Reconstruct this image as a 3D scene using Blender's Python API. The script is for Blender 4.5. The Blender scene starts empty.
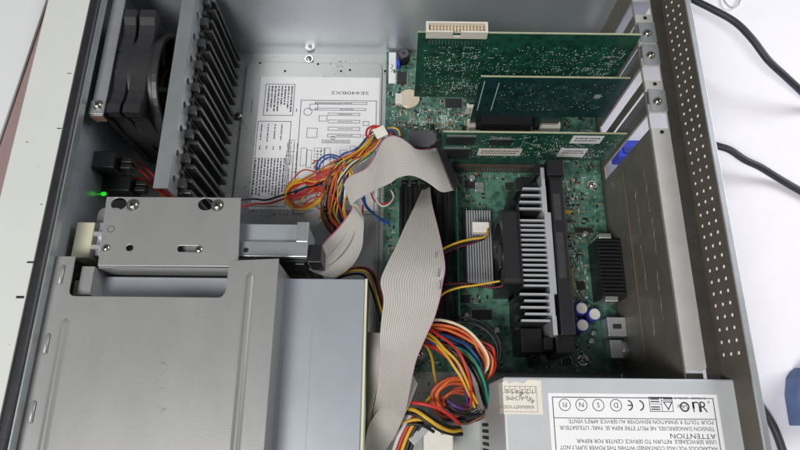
import bpy, math, random
from mathutils import Vector, Matrix

# ---------------------------------------------------------------- scene, camera, light
S = 0.001                                   # every length below is in millimetres
scene = bpy.context.scene
C = scene.collection
random.seed(11)

cam_d = bpy.data.cameras.new('camera')
cam_d.sensor_width = 36.0
cam_d.lens = 26.408
cam_d.clip_start = 0.01
cam_d.clip_end = 50.0
cam = bpy.data.objects.new('camera', cam_d)
C.objects.link(cam)
cam.matrix_world = Matrix.Translation((0, 0, 489.39 * S)) @ Matrix([[0.999932, 0.008874, 0.007514], [-0.010814, 0.947215, 0.320416], [-0.004274, -0.320475, 0.947247]]).transposed().to_4x4()
scene.camera = cam

world = bpy.data.worlds.new('World')
scene.world = world
world.use_nodes = True
_bg = world.node_tree.nodes['Background']
_bg.inputs['Color'].default_value = (0.90, 0.95, 1.0, 1)
_bg.inputs['Strength'].default_value = 0.11

def area(name, loc, target, size, power, col):
    d = bpy.data.lights.new(name, 'AREA')
    d.shape = 'RECTANGLE'; d.size, d.size_y = size
    d.energy = power; d.color = col
    o = bpy.data.objects.new(name, d); C.objects.link(o)
    o.location = loc
    o.rotation_euler = (Vector(target) - Vector(loc)).to_track_quat('-Z', 'Y').to_euler()
    return o
area('ceiling_lamp', (-0.62, -0.78, 1.75), (0.0, 0.15, 0), (0.8, 0.6), 36, (1.0, 0.985, 0.96))
area('window_light', (1.25, 0.60, 0.75), (0.45, 0.15, -0.03), (0.9, 0.6), 13, (0.96, 0.97, 1.0))

scene.view_settings.view_transform = 'Standard'
scene.view_settings.look = 'None'
scene.view_settings.exposure = 0.0
scene.view_settings.gamma = 1.0

# ---------------------------------------------------------------- materials
def lin(r, g, b):
    def f(c):
        c /= 255.0
        return c / 12.92 if c <= 0.04045 else ((c + 0.055) / 1.055) ** 2.4
    return (f(r), f(g), f(b), 1.0)

def mat(name, col, rough=0.5, metal=0.0, vary=0.12, nscale=60.0, bump=0.0, bscale=900.0, spec=0.5,
        rvary=0.0, stretch=None, emit=None, trans=0.0, specks=None):
    m = bpy.data.materials.new(name); m.use_nodes = True
    nt = m.node_tree; N = nt.nodes; L = nt.links
    p = N['Principled BSDF']
    p.inputs['Metallic'].default_value = metal
    p.inputs['Roughness'].default_value = rough
    p.inputs['Specular IOR Level'].default_value = spec
    if trans: p.inputs['Transmission Weight'].default_value = trans
    tc = N.new('ShaderNodeTexCoord'); src = tc.outputs['Object']
    if stretch:
        mp = N.new('ShaderNodeMapping'); mp.inputs['Scale'].default_value = stretch
        L.new(src, mp.inputs['Vector']); src = mp.outputs['Vector']
    n = N.new('ShaderNodeTexNoise'); n.inputs['Scale'].default_value = nscale
    n.inputs['Detail'].default_value = 6; n.inputs['Roughness'].default_value = 0.62
    L.new(src, n.inputs['Vector'])
    r = N.new('ShaderNodeValToRGB')
    r.color_ramp.elements[0].position = 0.3; r.color_ramp.elements[1].position = 0.7
    a = [max(0, c * (1 - vary)) for c in col[:3]]; b = [min(1, c * (1 + vary)) for c in col[:3]]
    r.color_ramp.elements[0].color = (*a, 1); r.color_ramp.elements[1].color = (*b, 1)
    L.new(n.outputs['Fac'], r.inputs['Fac'])
    colout = r.outputs['Color']
    if specks:                                        # grime: small dark specks scattered in patches
        amount, sscale, scol = specks
        v = N.new('ShaderNodeTexNoise'); v.inputs['Scale'].default_value = sscale; v.inputs['Detail'].default_value = 3
        L.new(tc.outputs['Object'], v.inputs['Vector'])
        w = N.new('ShaderNodeTexNoise'); w.inputs['Scale'].default_value = 28; w.inputs['Detail'].default_value = 2
        L.new(tc.outputs['Object'], w.inputs['Vector'])
        ad = N.new('ShaderNodeMath'); ad.operation = 'MULTIPLY_ADD'
        L.new(w.outputs['Fac'], ad.inputs[0]); ad.inputs[1].default_value = 0.45
        L.new(v.outputs['Fac'], ad.inputs[2])
        rr = N.new('ShaderNodeValToRGB')
        rr.color_ramp.elements[0].position = amount; rr.color_ramp.elements[1].position = amount + 0.03
        L.new(ad.outputs[0], rr.inputs['Fac'])
        mx = N.new('ShaderNodeMix'); mx.data_type = 'RGBA'
        L.new(rr.outputs['Color'], mx.inputs['Factor']); L.new(colout, mx.inputs['A'])
        mx.inputs['B'].default_value = scol
        colout = mx.outputs['Result']
    L.new(colout, p.inputs['Base Color'])
    if rvary:
        mr = N.new('ShaderNodeMapRange')
        mr.inputs['To Min'].default_value = max(0.02, rough - rvary); mr.inputs['To Max'].default_value = min(1, rough + rvary)
        L.new(n.outputs['Fac'], mr.inputs['Value']); L.new(mr.outputs['Result'], p.inputs['Roughness'])
    if bump:
        bn = N.new('ShaderNodeTexNoise'); bn.inputs['Scale'].default_value = bscale; bn.inputs['Detail'].default_value = 3
        L.new(tc.outputs['Object'], bn.inputs['Vector'])
        bu = N.new('ShaderNodeBump'); bu.inputs['Strength'].default_value = bump; bu.inputs['Distance'].default_value = 0.0004
        L.new(bn.outputs['Fac'], bu.inputs['Height']); L.new(bu.outputs['Normal'], p.inputs['Normal'])
    if emit:
        p.inputs['Emission Color'].default_value = emit[0]; p.inputs['Emission Strength'].default_value = emit[1]
    return m

def pcb_mat(name, dark, light, k=1.0):
    """Solder-masked board: fine copper tracks show as slightly lighter green lines."""
    m = bpy.data.materials.new(name); m.use_nodes = True
    nt = m.node_tree; N = nt.nodes; L = nt.links; p = N['Principled BSDF']
    p.inputs['Roughness'].default_value = 0.34
    tc = N.new('ShaderNodeTexCoord')
    v = N.new('ShaderNodeTexVoronoi'); v.distance = 'MANHATTAN'; v.feature = 'F1'
    v.inputs['Scale'].default_value = 160 * k
    L.new(tc.outputs['Object'], v.inputs['Vector'])
    wv = N.new('ShaderNodeTexNoise'); wv.inputs['Scale'].default_value = 420 * k; wv.inputs['Detail'].default_value = 4
    L.new(tc.outputs['Object'], wv.inputs['Vector'])
    n = N.new('ShaderNodeTexNoise'); n.inputs['Scale'].default_value = 45; n.inputs['Detail'].default_value = 4
    L.new(tc.outputs['Object'], n.inputs['Vector'])
    mu = N.new('ShaderNodeMath'); mu.operation = 'MULTIPLY'
    L.new(wv.outputs['Fac'], mu.inputs[0]); L.new(n.outputs['Fac'], mu.inputs[1])
    ad = N.new('ShaderNodeMath'); ad.operation = 'MULTIPLY_ADD'
    L.new(v.outputs['Distance'], ad.inputs[0]); ad.inputs[1].default_value = 0.35; L.new(mu.outputs[0], ad.inputs[2])
    r = N.new('ShaderNodeValToRGB')
    r.color_ramp.elements[0].position = 0.25; r.color_ramp.elements[0].color = dark
    r.color_ramp.elements[1].position = 0.75; r.color_ramp.elements[1].color = light
    L.new(ad.outputs[0], r.inputs['Fac']); L.new(r.outputs['Color'], p.inputs['Base Color'])
    bu = N.new('ShaderNodeBump'); bu.inputs['Strength'].default_value = 0.12; bu.inputs['Distance'].default_value = 0.0003
    L.new(ad.outputs[0], bu.inputs['Height']); L.new(bu.outputs['Normal'], p.inputs['Normal'])
    return m

M = {}
M['rearwall']= mat('rear_wall_steel', lin(140, 135, 126), 0.46, 0.55, 0.12, 50, 0.05, 600, rvary=0.06)
M['table']   = mat('white_table', lin(236, 233, 240), 0.5, vary=0.035, nscale=14, bump=0.12, bscale=260, specks=(1.06, 240, lin(180, 176, 180)))
M['zinc']    = mat('zinc_steel', lin(186, 190, 192), 0.36, 0.75, 0.07, 40, 0.04, 700, rvary=0.06)
M['floorz']  = mat('zinc_floor', lin(184, 187, 185), 0.42, 0.35, 0.06, 30, 0.05, 600, rvary=0.08,
                   specks=(0.93, 420, lin(40, 38, 34)))
M['wallz']   = mat('zinc_wall', lin(192, 196, 202), 0.30, 0.6, 0.05, 14, 0.03, 500, rvary=0.05)
M['rearz']   = mat('flange_reflection_steel', lin(138, 134, 126), 0.24, 0.9, 0.10, 60, 0.05, 600, rvary=0.08)
M['tray']    = mat('painted_tray', lin(152, 152, 151), 0.40, 0.35, 0.045, 16, 0.10, 1400, rvary=0.05, stretch=(2.2, 1, 1), specks=(1.0, 300, lin(120, 118, 116)))
M['drive']   = mat('drive_lid', lin(164, 169, 176), 0.38, 0.35, 0.03, 30, 0.03, 900, rvary=0.05)
M['psu']     = mat('supply_case', lin(206, 209, 212), 0.42, 0.35, 0.04, 25, 0.04, 900, rvary=0.05)
M['alu']     = mat('bare_aluminium', lin(226, 228, 232), 0.34, 0.7, 0.06, 120, 0.05, 1500)
M['screw']   = mat('screw_steel', lin(205, 200, 190), 0.22, 1.0, 0.15, 300)
M['bezel']   = mat('bezel_paint', lin(206, 208, 204), 0.5, 0, 0.03, 14, 0.06, 1500, specks=(0.985, 160, lin(90, 80, 70)))
M['sheet']   = mat('pale_sheet', lin(214, 216, 216), 0.6, 0, 0.02, 10)
M['mauve']   = mat('mauve_board', lin(150, 128, 128), 0.7, 0, 0.08, 30)
M['cream']   = mat('cream_plastic', lin(206, 204, 178), 0.5, 0, 0.04, 40)
M['rubber']  = mat('black_rubber', lin(38, 38, 42), 0.42, 0, 0.25, 70, 0.1, 900)
M['black']   = mat('black_plastic', lin(30, 30, 32), 0.40, 0, 0.15, 80, 0.06, 1200)
M['fanblk']  = mat('fan_plastic', lin(46, 45, 47), 0.40, 0, 0.12, 50, 0.08, 1500)
M['guide']   = mat('guide_plastic', lin(62, 62, 62), 0.26, 0, 0.2, 80)
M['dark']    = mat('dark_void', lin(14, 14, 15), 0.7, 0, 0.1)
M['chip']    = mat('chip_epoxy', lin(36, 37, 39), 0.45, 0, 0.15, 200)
M['slotblk'] = mat('slot_black', lin(24, 24, 26), 0.38, 0, 0.15, 200)
M['slotbrn'] = mat('slot_brown', lin(64, 54, 48), 0.5, 0, 0.12, 200)
M['slotwht'] = mat('slot_white', lin(214, 210, 198), 0.5, 0, 0.05, 200)
M['white']   = mat('white_plastic', lin(225, 222, 212), 0.5, 0, 0.05, 200)
M['paper']   = mat('white_paper', lin(234, 234, 236), 0.6, 0, 0.025, 60)
M['sticker'] = mat('off_white_sticker', lin(222, 216, 204), 0.6, 0, 0.04, 120)
M['ink']     = mat('black_ink', lin(40, 40, 46), 0.6, 0, 0.1)
M['greyink'] = mat('grey_ink', lin(84, 84, 92), 0.6, 0, 0.1)
M['silk']    = mat('white_silkscreen', lin(196, 208, 200), 0.5, 0, 0.1)
M['solder']  = mat('solder', lin(205, 210, 208), 0.25, 0.8, 0.1)
M['tan']     = mat('tan_ceramic', lin(150, 120, 84), 0.5, 0, 0.2, 300)
M['gold']    = mat('gold_plate', lin(206, 164, 92), 0.35, 0.7, 0.1)
M['boardm']  = pcb_mat('board_green', lin(28, 56, 49), lin(86, 128, 112))
M['boarda']  = pcb_mat('card_green', lin(16, 50, 41), lin(34, 88, 70), 0.8)
M['boardb']  = pcb_mat('card_teal', lin(13, 42, 41), lin(27, 66, 62), 0.7)
M['edge']    = mat('board_edge', lin(160, 162, 132), 0.6, 0, 0.1, 300)
M['track']   = mat('copper_track', lin(90, 132, 114), 0.35, 0, 0.1)
M['ribbon']  = mat('grey_ribbon', lin(190, 186, 180), 0.5, 0, 0.03, 60)
M['pink']    = mat('pink_stripe', lin(186, 104, 138), 0.5, 0, 0.05)
M['blue']    = mat('blue_sleeve', lin(66, 66, 168), 0.4, 0, 0.1)
M['vblue']   = mat('blue_plug', lin(48, 66, 206), 0.45, 0, 0.1)
M['navy']    = mat('blue_cloth', lin(100, 120, 164), 0.8, 0, 0.15, 60)
M['led']     = mat('green_led', lin(40, 220, 40), 0.3, 0, 0.05, emit=(lin(40, 255, 40), 0.7))
M['cord']    = mat('cord_rubber', lin(44, 44, 52), 0.5, 0, 0.1)
M['clear']   = mat('clear_plastic', lin(214, 214, 214), 0.2, 0, 0.05, trans=0.6)
WIRES = {'red': (196, 48, 40), 'yellow': (222, 176, 44), 'black': (32, 31, 33), 'orange': (222, 104, 44), 'cream': (226, 212, 180),
         'purple': (84, 52, 128), 'blue': (44, 86, 158), 'green': (18, 136, 108), 'grey': (128, 122, 120), 'maroon': (110, 34, 44),
         'white': (222, 220, 216), 'brown': (110, 70, 48), 'rust': (186, 82, 46)}
for k_, c_ in WIRES.items():
    M['w_' + k_] = mat(k_ + '_insulation', lin(*[v * .93 for v in c_]), 0.5, 0, 0.08, 200)

# ---------------------------------------------------------------- mesh helpers
LOC = {}
class MB:
    def __init__(self): self.v = []; self.f = []; self.m = []; self.s = []
    def face(self, idx, m=0, s=False): self.f.append(idx); self.m.append(m); self.s.append(s)
    def box(self, x0, x1, y0, y1, z0, z1, m=0):
        b = len(self.v)
        self.v += [(x, y, z) for z in (z0, z1) for y in (y0, y1) for x in (x0, x1)]
        for q in ((0, 2, 3, 1), (4, 5, 7, 6), (0, 1, 5, 4), (2, 6, 7, 3), (0, 4, 6, 2), (1, 3, 7, 5)):
            self.face([b + i for i in q], m)
        return self
    def obox(self, c, u, v, w, m=0):               # centre, three half vectors
        c, u, v, w = map(Vector, (c, u, v, w)); b = len(self.v)
        self.v += [tuple(c + sx * u + sy * v + sz * w) for sz in (-1, 1) for sy in (-1, 1) for sx in (-1, 1)]
        for q in ((0, 2, 3, 1), (4, 5, 7, 6), (0, 1, 5, 4), (2, 6, 7, 3), (0, 4, 6, 2), (1, 3, 7, 5)):
            self.face([b + i for i in q], m)
        return self
    def quad(self, a, b, c, d, m=0):
        i = len(self.v); self.v += [tuple(a), tuple(b), tuple(c), tuple(d)]; self.face([i, i + 1, i + 2, i + 3], m); return self
    def lathe(self, c, axis, prof, n=20, m=0, s=True, mcap=None):   # prof: [(r, h), ...] along axis from c
        c = Vector(c); a = Vector(axis).normalized()
        u = a.orthogonal().normalized(); w = a.cross(u)
        rings = []
        for r, h in prof:
            i = len(self.v)
            for k in range(n):
                t = 2 * math.pi * k / n
                self.v.append(tuple(c + a * h + (u * math.cos(t) + w * math.sin(t)) * r))
            rings.append(i)
        for j in range(len(prof) - 1):
            for k in range(n):
                k2 = (k + 1) % n
                self.face([rings[j] + k, rings[j] + k2, rings[j + 1] + k2, rings[j + 1] + k], m, s)
        self.face([rings[0] + k for k in reversed(range(n))], m)
        self.face([rings[-1] + k for k in range(n)], m if mcap is None else mcap)
        return self
    def cyl(self, c, axis, r, h, n=20, m=0, mcap=None): return self.lathe(c, axis, [(r, 0), (r, h)], n, m, True, mcap)
    def tube(self, pts, r, n=8, m=0, sub=6):
        P = catmull(pts, sub); rings = []
        up = Vector((0.13, 0.21, 0.97)); 
        for i, p in enumerate(P):
            t = (P[min(i + 1, len(P) - 1)] - P[max(i - 1, 0)])
            if t.length < 1e-6: t = Vector((1, 0, 0))
            t.normalize()
            u = up - t * up.dot(t)
            if u.length < 1e-3: u = t.orthogonal()
            u.normalize(); up = u; w = t.cross(u)
            i0 = len(self.v)
            for k in range(n):
                a = 2 * math.pi * k / n
                self.v.append(tuple(p + (u * math.cos(a) + w * math.sin(a)) * r))
            rings.append(i0)
        for j in range(len(rings) - 1):
            for k in range(n):
                k2 = (k + 1) % n
                self.face([rings[j] + k, rings[j] + k2, rings[j + 1] + k2, rings[j + 1] + k], m, True)
        self.face([rings[0] + k for k in reversed(range(n))], m); self.face([rings[-1] + k for k in range(n)], m)
        return self
    def add_mesh(self, me, f, m=0, smooth=False):   # copy a bpy mesh through the mapping f
        b = len(self.v)
        self.v += [tuple(f(v.co)) for v in me.vertices]
        for p in me.polygons: self.face([b + i for i in p.vertices], m, smooth)
        return self
    def build(self, name, mats, parent=None, bevel=0, segs=2, origin=None):
        me = bpy.data.meshes.new(name)
        if not isinstance(mats, (list, tuple)): mats = [mats]
        if parent is not None: o0 = LOC[parent.name]
        elif origin is not None: o0 = Vector(origin)
        else:
            xs, ys, zs = zip(*self.v); o0 = Vector(((min(xs) + max(xs)) / 2, (min(ys) + max(ys)) / 2, min(zs)))
        me.from_pydata([((x - o0.x) * S, (y - o0.y) * S, (z - o0.z) * S) for x, y, z in self.v], [], self.f)
        for k in mats: me.materials.append(M[k] if isinstance(k, str) else k)
        me.polygons.foreach_set('material_index', self.m)
        me.polygons.foreach_set('use_smooth', self.s)
        me.update()
        o = bpy.data.objects.new(name, me); C.objects.link(o)
        if parent is not None: o.parent = parent
        else: o.location = o0 * S
        LOC[o.name] = o0
        if bevel:
            b = o.modifiers.new('bevel', 'BEVEL'); b.width = bevel * S; b.segments = segs
            b.limit_method = 'ANGLE'; b.angle_limit = math.radians(50); b.harden_normals = False
        return o

def catmull(pts, sub=6):
    P = [Vector(p) for p in pts]
    if len(P) < 3: return P
    Q = [P[0] * 2 - P[1]] + P + [P[-1] * 2 - P[-2]]; out = []
    for i in range(1, len(Q) - 2):
        for k in range(sub):
            t = k / sub
            out.append(0.5 * (2 * Q[i] + (Q[i + 1] - Q[i - 1]) * t + (2 * Q[i - 1] - 5 * Q[i] + 4 * Q[i + 1] - Q[i + 2]) * t * t
                              + (3 * Q[i] - Q[i - 1] - 3 * Q[i + 1] + Q[i + 2]) * t ** 3))
    out.append(P[-1]); return out

def thing(name, label, cat, loc=(0, 0, 0), group=None):
    o = bpy.data.objects.new(name, None); C.objects.link(o)
    o.empty_display_size = 0.02
    o.location = Vector(loc) * S; LOC[o.name] = Vector(loc)
    o['label'] = label; o['category'] = cat
    if group: o['group'] = group
    return o
def tag(o, label, cat, group=None):
    o['label'] = label; o['category'] = cat
    if group: o['group'] = group
    return o
def note(o, label): o['label'] = label; return o

DEP = bpy.context.evaluated_depsgraph_get
def curve_mesh(outer, holes=(), t=1.0, bevel=0.0):
    cu = bpy.data.curves.new('tmp', 'CURVE'); cu.dimensions = '2D'; cu.fill_mode = 'BOTH'
    for poly in [outer] + list(holes):
        sp = cu.splines.new('POLY'); sp.points.add(len(poly) - 1)
        for p, q in zip(sp.points, poly): p.co = (q[0], q[1], 0, 1)
        sp.use_cyclic_u = True
    cu.extrude = t / 2 - bevel; cu.bevel_depth = bevel; cu.bevel_resolution = 1; cu.offset = -bevel
    o = bpy.data.objects.new('tmp', cu); C.objects.link(o)
    me = bpy.data.meshes.new_from_object(o.evaluated_get(DEP()))
    bpy.data.objects.remove(o); bpy.data.curves.remove(cu)
    return me
def sheet(mb, outer, holes, t, org, u=(1, 0, 0), v=(0, 1, 0), m=0, bevel=0.0):
    """Flat sheet with cut-outs: 2D outline mapped to org + x*u + y*v, thickness t centred on the plane."""
    me = curve_mesh(outer, holes, t, bevel); u = Vector(u); v = Vector(v); n = u.cross(v); org = Vector(org)
    mb.add_mesh(me, lambda c: org + u * c.x + v * c.y + n * c.z, m); bpy.data.meshes.remove(me)
    return mb
def circ(x, y, r, n=14, ry=None): return [(x + r * math.cos(2 * math.pi * k / n), y + (ry or r) * math.sin(2 * math.pi * k / n)) for k in range(n)]
def rect(x0, y0, x1, y1, r=0, n=4):
    if not r: return [(x0, y0), (x1, y0), (x1, y1), (x0, y1)]
    o = []
    for cx, cy, a in ((x1 - r, y0 + r, -90), (x1 - r, y1 - r, 0), (x0 + r, y1 - r, 90), (x0 + r, y0 + r, 180)):
        for k in range(n + 1):
            t = math.radians(a + 90 * k / n); o.append((cx + r * math.cos(t), cy + r * math.sin(t)))
    return o
def text(mb, body, org, u, v, height=None, width=None, m=0, align='LEFT', lift=0.0):
    """Lettering: org is the start of the baseline, u the reading direction, v the up direction."""
    cu = bpy.data.curves.new('tmp', 'FONT'); cu.body = body; cu.align_x = align; cu.size = 1.0; cu.resolution_u = 3
    o = bpy.data.objects.new('tmp', cu); C.objects.link(o)
    me = bpy.data.meshes.new_from_object(o.evaluated_get(DEP()))
    bpy.data.objects.remove(o); bpy.data.curves.remove(cu)
    xs = [q.co.x for q in me.vertices]; w0 = max(xs) - min(xs)
    sy = (height / 0.7) if height else width / w0
    sx = (width / w0) if width else sy
    u = Vector(u).normalized(); v = Vector(v).normalized(); org = Vector(org) + u.cross(v) * lift
    mb.add_mesh(me, lambda c: org + u * c.x * sx + v * c.y * sy, m); bpy.data.meshes.remove(me)
    return mb
def screw(parent, p, r=3.2, axis=(0, 0, 1), washer=True):
    a = Vector(axis).normalized(); u = a.orthogonal().normalized(); w = a.cross(u); p = Vector(p); b = MB()
    h = 0
    if washer: b.cyl(p, a, r * 1.35, 0.6, 18); h = 0.6
    b.lathe(p + a * h, a, [(r, 0), (r, 0.5), (r * .85, 1.1), (r * .5, 1.5), (r * .05, 1.6)], 18)
    ang = random.uniform(0, 1.5); d1 = u * math.cos(ang) + w * math.sin(ang); d2 = a.cross(d1)
    for d, e in ((d1, d2), (d2, d1)): b.obox(p + a * (h + 1.45), d * r * .55, e * r * .12, a * 0.25, 1)
    return b.build('screw', ['screw', 'dark'], parent)

# ---------------------------------------------------------------- setting
t_ = MB().box(-1500, 1600, -1200, 1500, -60, -32).build('table', 'table')
t_['kind'] = 'structure'

# ---------------------------------------------------------------- computer case
case = thing('computer_case', 'open grey steel computer case seen from above, filling most of the picture', 'computer case', (0, 130, -32))
MB().box(-236, 186, -88, 346, -10, -8).build('floor_pan', 'floorz', case)
b = MB(); sheet(b, rect(-149, 40, -16.5, 335.5, 7), [], 2.0, (0, 0, -7.2), bevel=0.6); b.build('floor_emboss', 'floorz', case)
b = MB()
for q in [(-136.6,333.8,-6.0),(-111.4,325.0,-6.0),(-56.8,325.8,-6.0),(-48.1,327.0,-6.0),(-13.8,326.4,-6.0),(-172.0,246.4,-6.0),(-79.7,333.4,-6.0)]: b.cyl((q[0], q[1], -6.1), (0, 0, 1), 1.2, 0.15, 10)
b.build('floor_hole', 'dark', case)
screw(case, (-88.8,339.0,-6.0), 3.0)
screw(case, (-151.8,275.6,-7.0), 3.0)
for x in (-220, 170):
    for y in (-70, 330): MB().lathe((x, y, -32), (0, 0, 1), [(8, 0), (9, 8), (9, 22)], 18).build('foot', 'rubber', case)
MB().box(-236, 218, 346, 347.4, -10, 121).build('side_wall', 'wallz', case)
note(MB().box(-236, 218, -90, -88.6, -10, 121).build('side_wall', 'wallz', case), 'steel side wall nearest the viewer')
MB().box(-236, -234.6, -88, 346, -10, 116).build('front_wall', 'wallz', case)
MB().box(-237, -229.8, -88, 346, 108, 118).build('front_rim', 'rubber', case, bevel=2.6, segs=3)
MB().box(-229.7, -228.7, -88, 346, 109, 115.5).build('front_lip', 'zinc', case)
b = MB().box(-269.5, -237.2, -88, 400, 40, 117.4); b.build('front_bezel', 'bezel', case, bevel=1.0)
b = MB()
for q, l, wd in (((-237.7,97.5,118.0), 4, 1.2), ((-239.2,74.4,118.0), 5, 1.6), ((-239.1,239.8,118.0), 3, .5), ((-237.7,195.0,118.0), 3, .7)):
    b.box(q[0] - l / 2 - 1.5, q[0] + l / 2 - 1.5, q[1] - wd / 2, q[1] + wd / 2, 117.3, 117.55)
b.build('scuff_mark', 'rubber', case)
# rear: slotted wall, flange, perforated upper wall
OP = [209.3 + 20.32 * i for i in range(6)]
b = MB(); sheet(b, rect(-88, -10, 346, 100), [rect(y, 4, y + 13, 99.2) for y in OP], 1.2, (187.3, 0, 0), (0, 1, 0), (0, 0, 1))
b.build('rear_wall', 'rearwall', case)
out = [(187.5, 36), (197, 33.5), (201.4, 36), (201.4, 346), (187.5, 346)]
for y in reversed(OP): out += [(187.5, y + 13), (200.6, y + 13), (200.6, y), (187.5, y)]
b = MB(); sheet(b, out, [], 1.2, (0, 0, 100.6), bevel=0.3); b.build('rear_flange', mat('flange_steel', lin(205, 204, 200), .46, .5, .08, 50, .05, 700), case)
MB().box(201.5, 210.6, -88, 346, 99.2, 100.2).build('flange_reflection_strip', 'rearz', case)  # darker steel stands in for the dark wall's reflection, with some grime
MB().box(187.9, 201.4, -88, 33, 94, 95).build('rear_ledge', 'rearwall', case)
b = MB()
for q in [(195.2,307.4,101.3),(195.2,247.1,101.3),(195.1,206.2,101.3)]: b.cyl(q, (0, 0, 1), 1.5, 0.25, 12)
b.build('flange_hole', 'dark', case)
uu = Vector((217.5 - 210.8, 0, 22.5)); uu.normalize()
holes = []
for i in range(37):
    y = 44 + i * 8.0
    for j in range(3): holes.append(circ(y, 5.2 + j * 6.0, 1.3, 12, .95))
b = MB(); sheet(b, rect(-88, -0.5, 346, 23.5), holes, .6, (210.8, 0, 99), (0, 1, 0), tuple(uu))
b.build('perforated_panel', mat('perforated_steel', lin(104, 98, 90), .46, .5, .12, 60, .05, 600), case)
MB().box(216.8, 221.2, -88, 347, 121.3, 123).build('rear_rim', 'zinc', case, bevel=0.5)
b = MB(); rs = random.Random(2)
for (ya, yb_, z0) in ((178, 140, 62), (132, 96, 60), (90, 62, 64), (184, 150, 82), (146, 118, 84), (108, 70, 80)):
    n_ = 9; b.tube([(186.6, ya + (yb_ - ya) * i / n_, z0 + rs.uniform(-1.1, 1.1)) for i in range(n_ + 1)], .2, 6, 0, 3)
b.build('pressed_seam', 'rearwall', case)
MB().box(186.0, 186.6, 43.2, 201, -2, 44).build('port_shield', 'rearwall', case)
note(MB().box(185.8, 186.3, 43, 201, 44, 44.4).build('port_shield', mat('dull_copper', lin(128, 110, 90), .45, .3), case), 'thin coppery top edge of the port shield')
MB().box(214.8, 219.5, -88, 27, 104, 105.2).build('side_flange', 'zinc', case)
screw(case, (223.0,14.2,105.4), 2.2, washer=False)
# power switches and lamp on the front wall
for (x1, y0, y1, z0, z1) in ((-217, 183, 197, 55, 78), (-212, 172, 186, 36, 58)):
    sw = MB().box(-234.4, x1, y0, y1, z0, z1).build('power_switch', 'black', case, bevel=1.0)
    bb = MB()
    for dy in (3, 8): bb.box(x1, x1 + 9, y0 + dy, y0 + dy + 4, z0 + 7, z0 + 15)
    bb.build('connector', 'black', sw, bevel=0.6)
led = MB().lathe((-231.7,168.2,60.0), (1, 0, 0.25), [(1.2, 0), (1.6, 0.4), (1.6, 2.6), (0.9, 3.6)], 12); led.tube([(-231.7,168.2,60.0), (-234.8,167.9,60.0), (-236.5,166.9,61.0)], 0.25)
note(led.build('indicator_lamp', 'led', case), 'small lit green indicator lamp')
# printed wiring sheet on the floor
def lab_rects(b, rs, z, w=0.5, m=0):
    for x0, y0, x1, y1 in rs:
        b.box(x0, x1, y0, y0 + w, z, z + .08, m); b.box(x0, x1, y1 - w, y1, z, z + .08, m)
        b.box(x0, x0 + w, y0 + w, y1 - w, z, z + .08, m); b.box(x1 - w, x1, y0 + w, y1 - w, z, z + .08, m)
ZL = -5.75
pap = MB().box(-134, -18.5, 181, 318.5, -6.15, ZL).build('wiring_sheet', 'paper', case)
b = MB()
lab_rects(b, [(-80.3,288.5,-30.4,291.1),(-79.9,282.0,-31.2,284.6),(-67.3,276.5,-36.7,279.3),(-66.9,268.5,-36.5,271.9),(-66.6,260.6,-36.3,264.4),(-66.7,253.8,-35.1,257.1),(-71.5,247.5,-45.2,250.8),(-75.7,270.2,-67.8,276.5),(-33.7,266.0,-27.9,270.7),(-86.3,252.8,-76.3,263.1),(-33.3,252.4,-27.6,256.5),(-85.0,282.4,-77.0,288.8)], ZL)
lab_rects(b, [(-128.8,275.7,-100.3,310.2),(-93.8,176.8,-21.1,293.1),(-133.0,183.5,-101.3,269.9)], ZL, 0.6, 1)
lab_rects(b, [(-102.4,238.1,-96.9,250.4),(-104.1,225.8,-98.8,234.9),(-90.6,224.0,-84.9,242.2),(-84.9,222.0,-80.2,240.3),(-78.5,238.4,-70.9,242.4),(-78.2,232.3,-70.6,236.3),(-77.9,226.2,-70.3,230.1),(-77.5,220.2,-69.9,224.1),(-78.1,212.2,-68.6,218.1),(-78.6,204.3,-69.1,210.1),(-79.0,196.4,-69.6,202.2),(-68.3,230.3,-63.1,242.5),(-54.3,234.6,-47.5,240.6),(-45.1,238.8,-39.3,244.9),(-105.7,203.9,-100.0,219.7),(-97.3,200.1,-91.6,217.8),(-88.9,186.6,-82.6,200.1)], ZL, 0.4)
rnd = random.Random(5)
for (px0, py0, px1, py1) in [(-80.2,289.2,-56.3,290.0),(-56.3,289.4,-44.8,290.3),(-56.1,282.9,-44.6,283.8),(-57.7,277.5,-44.4,278.4),(-57.4,269.5,-44.1,270.9),(-57.1,261.6,-43.8,263.5),(-58.7,254.8,-43.6,256.1),(-69.6,248.3,-47.1,249.7)]:
    x = px0
    while x < px1:
        w = rnd.uniform(.5, 1.6); b.box(x, x + w, (py0 + py1) / 2 - .4, (py0 + py1) / 2 + .4, ZL, ZL + .08); x += w + .5
def dash_col(x, y0, y1, wd=1.0):
    y = y1
    while y > y0:
        l = rnd.uniform(.8, 3.2); b.box(x - wd / 2, x + wd / 2, max(y - l, y0), y, ZL, ZL + .08, 1); y -= l + rnd.choice((.45, .45, 1.1))
for (x0, y0, x1, y1) in [(-126.7,278.9,-101.5,308.0)]:
    for k in range(8): dash_col(x0 + 1.5 + k * (x1 - x0 - 3) / 7, y0 + rnd.uniform(0, 9), y1, 1.5)
for (x0, y0, x1, y1) in [(-131.6,187.3,-105.2,231.5)]:
    for k in range(10): dash_col(x0 + k * (x1 - x0) / 9, y0 + rnd.uniform(0, 12), y1, 1.4)
for (x0, y0, x1, y1) in [(-129.0,239.9,-110.0,266.8)]:
    for k in range(4): dash_col(x0 + k * (x1 - x0) / 3, y0 + rnd.uniform(8, 14), y1, 1.1); dash_col(x0 + k * (x1 - x0) / 3, y0, y0 + 4, 1.1)
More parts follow.
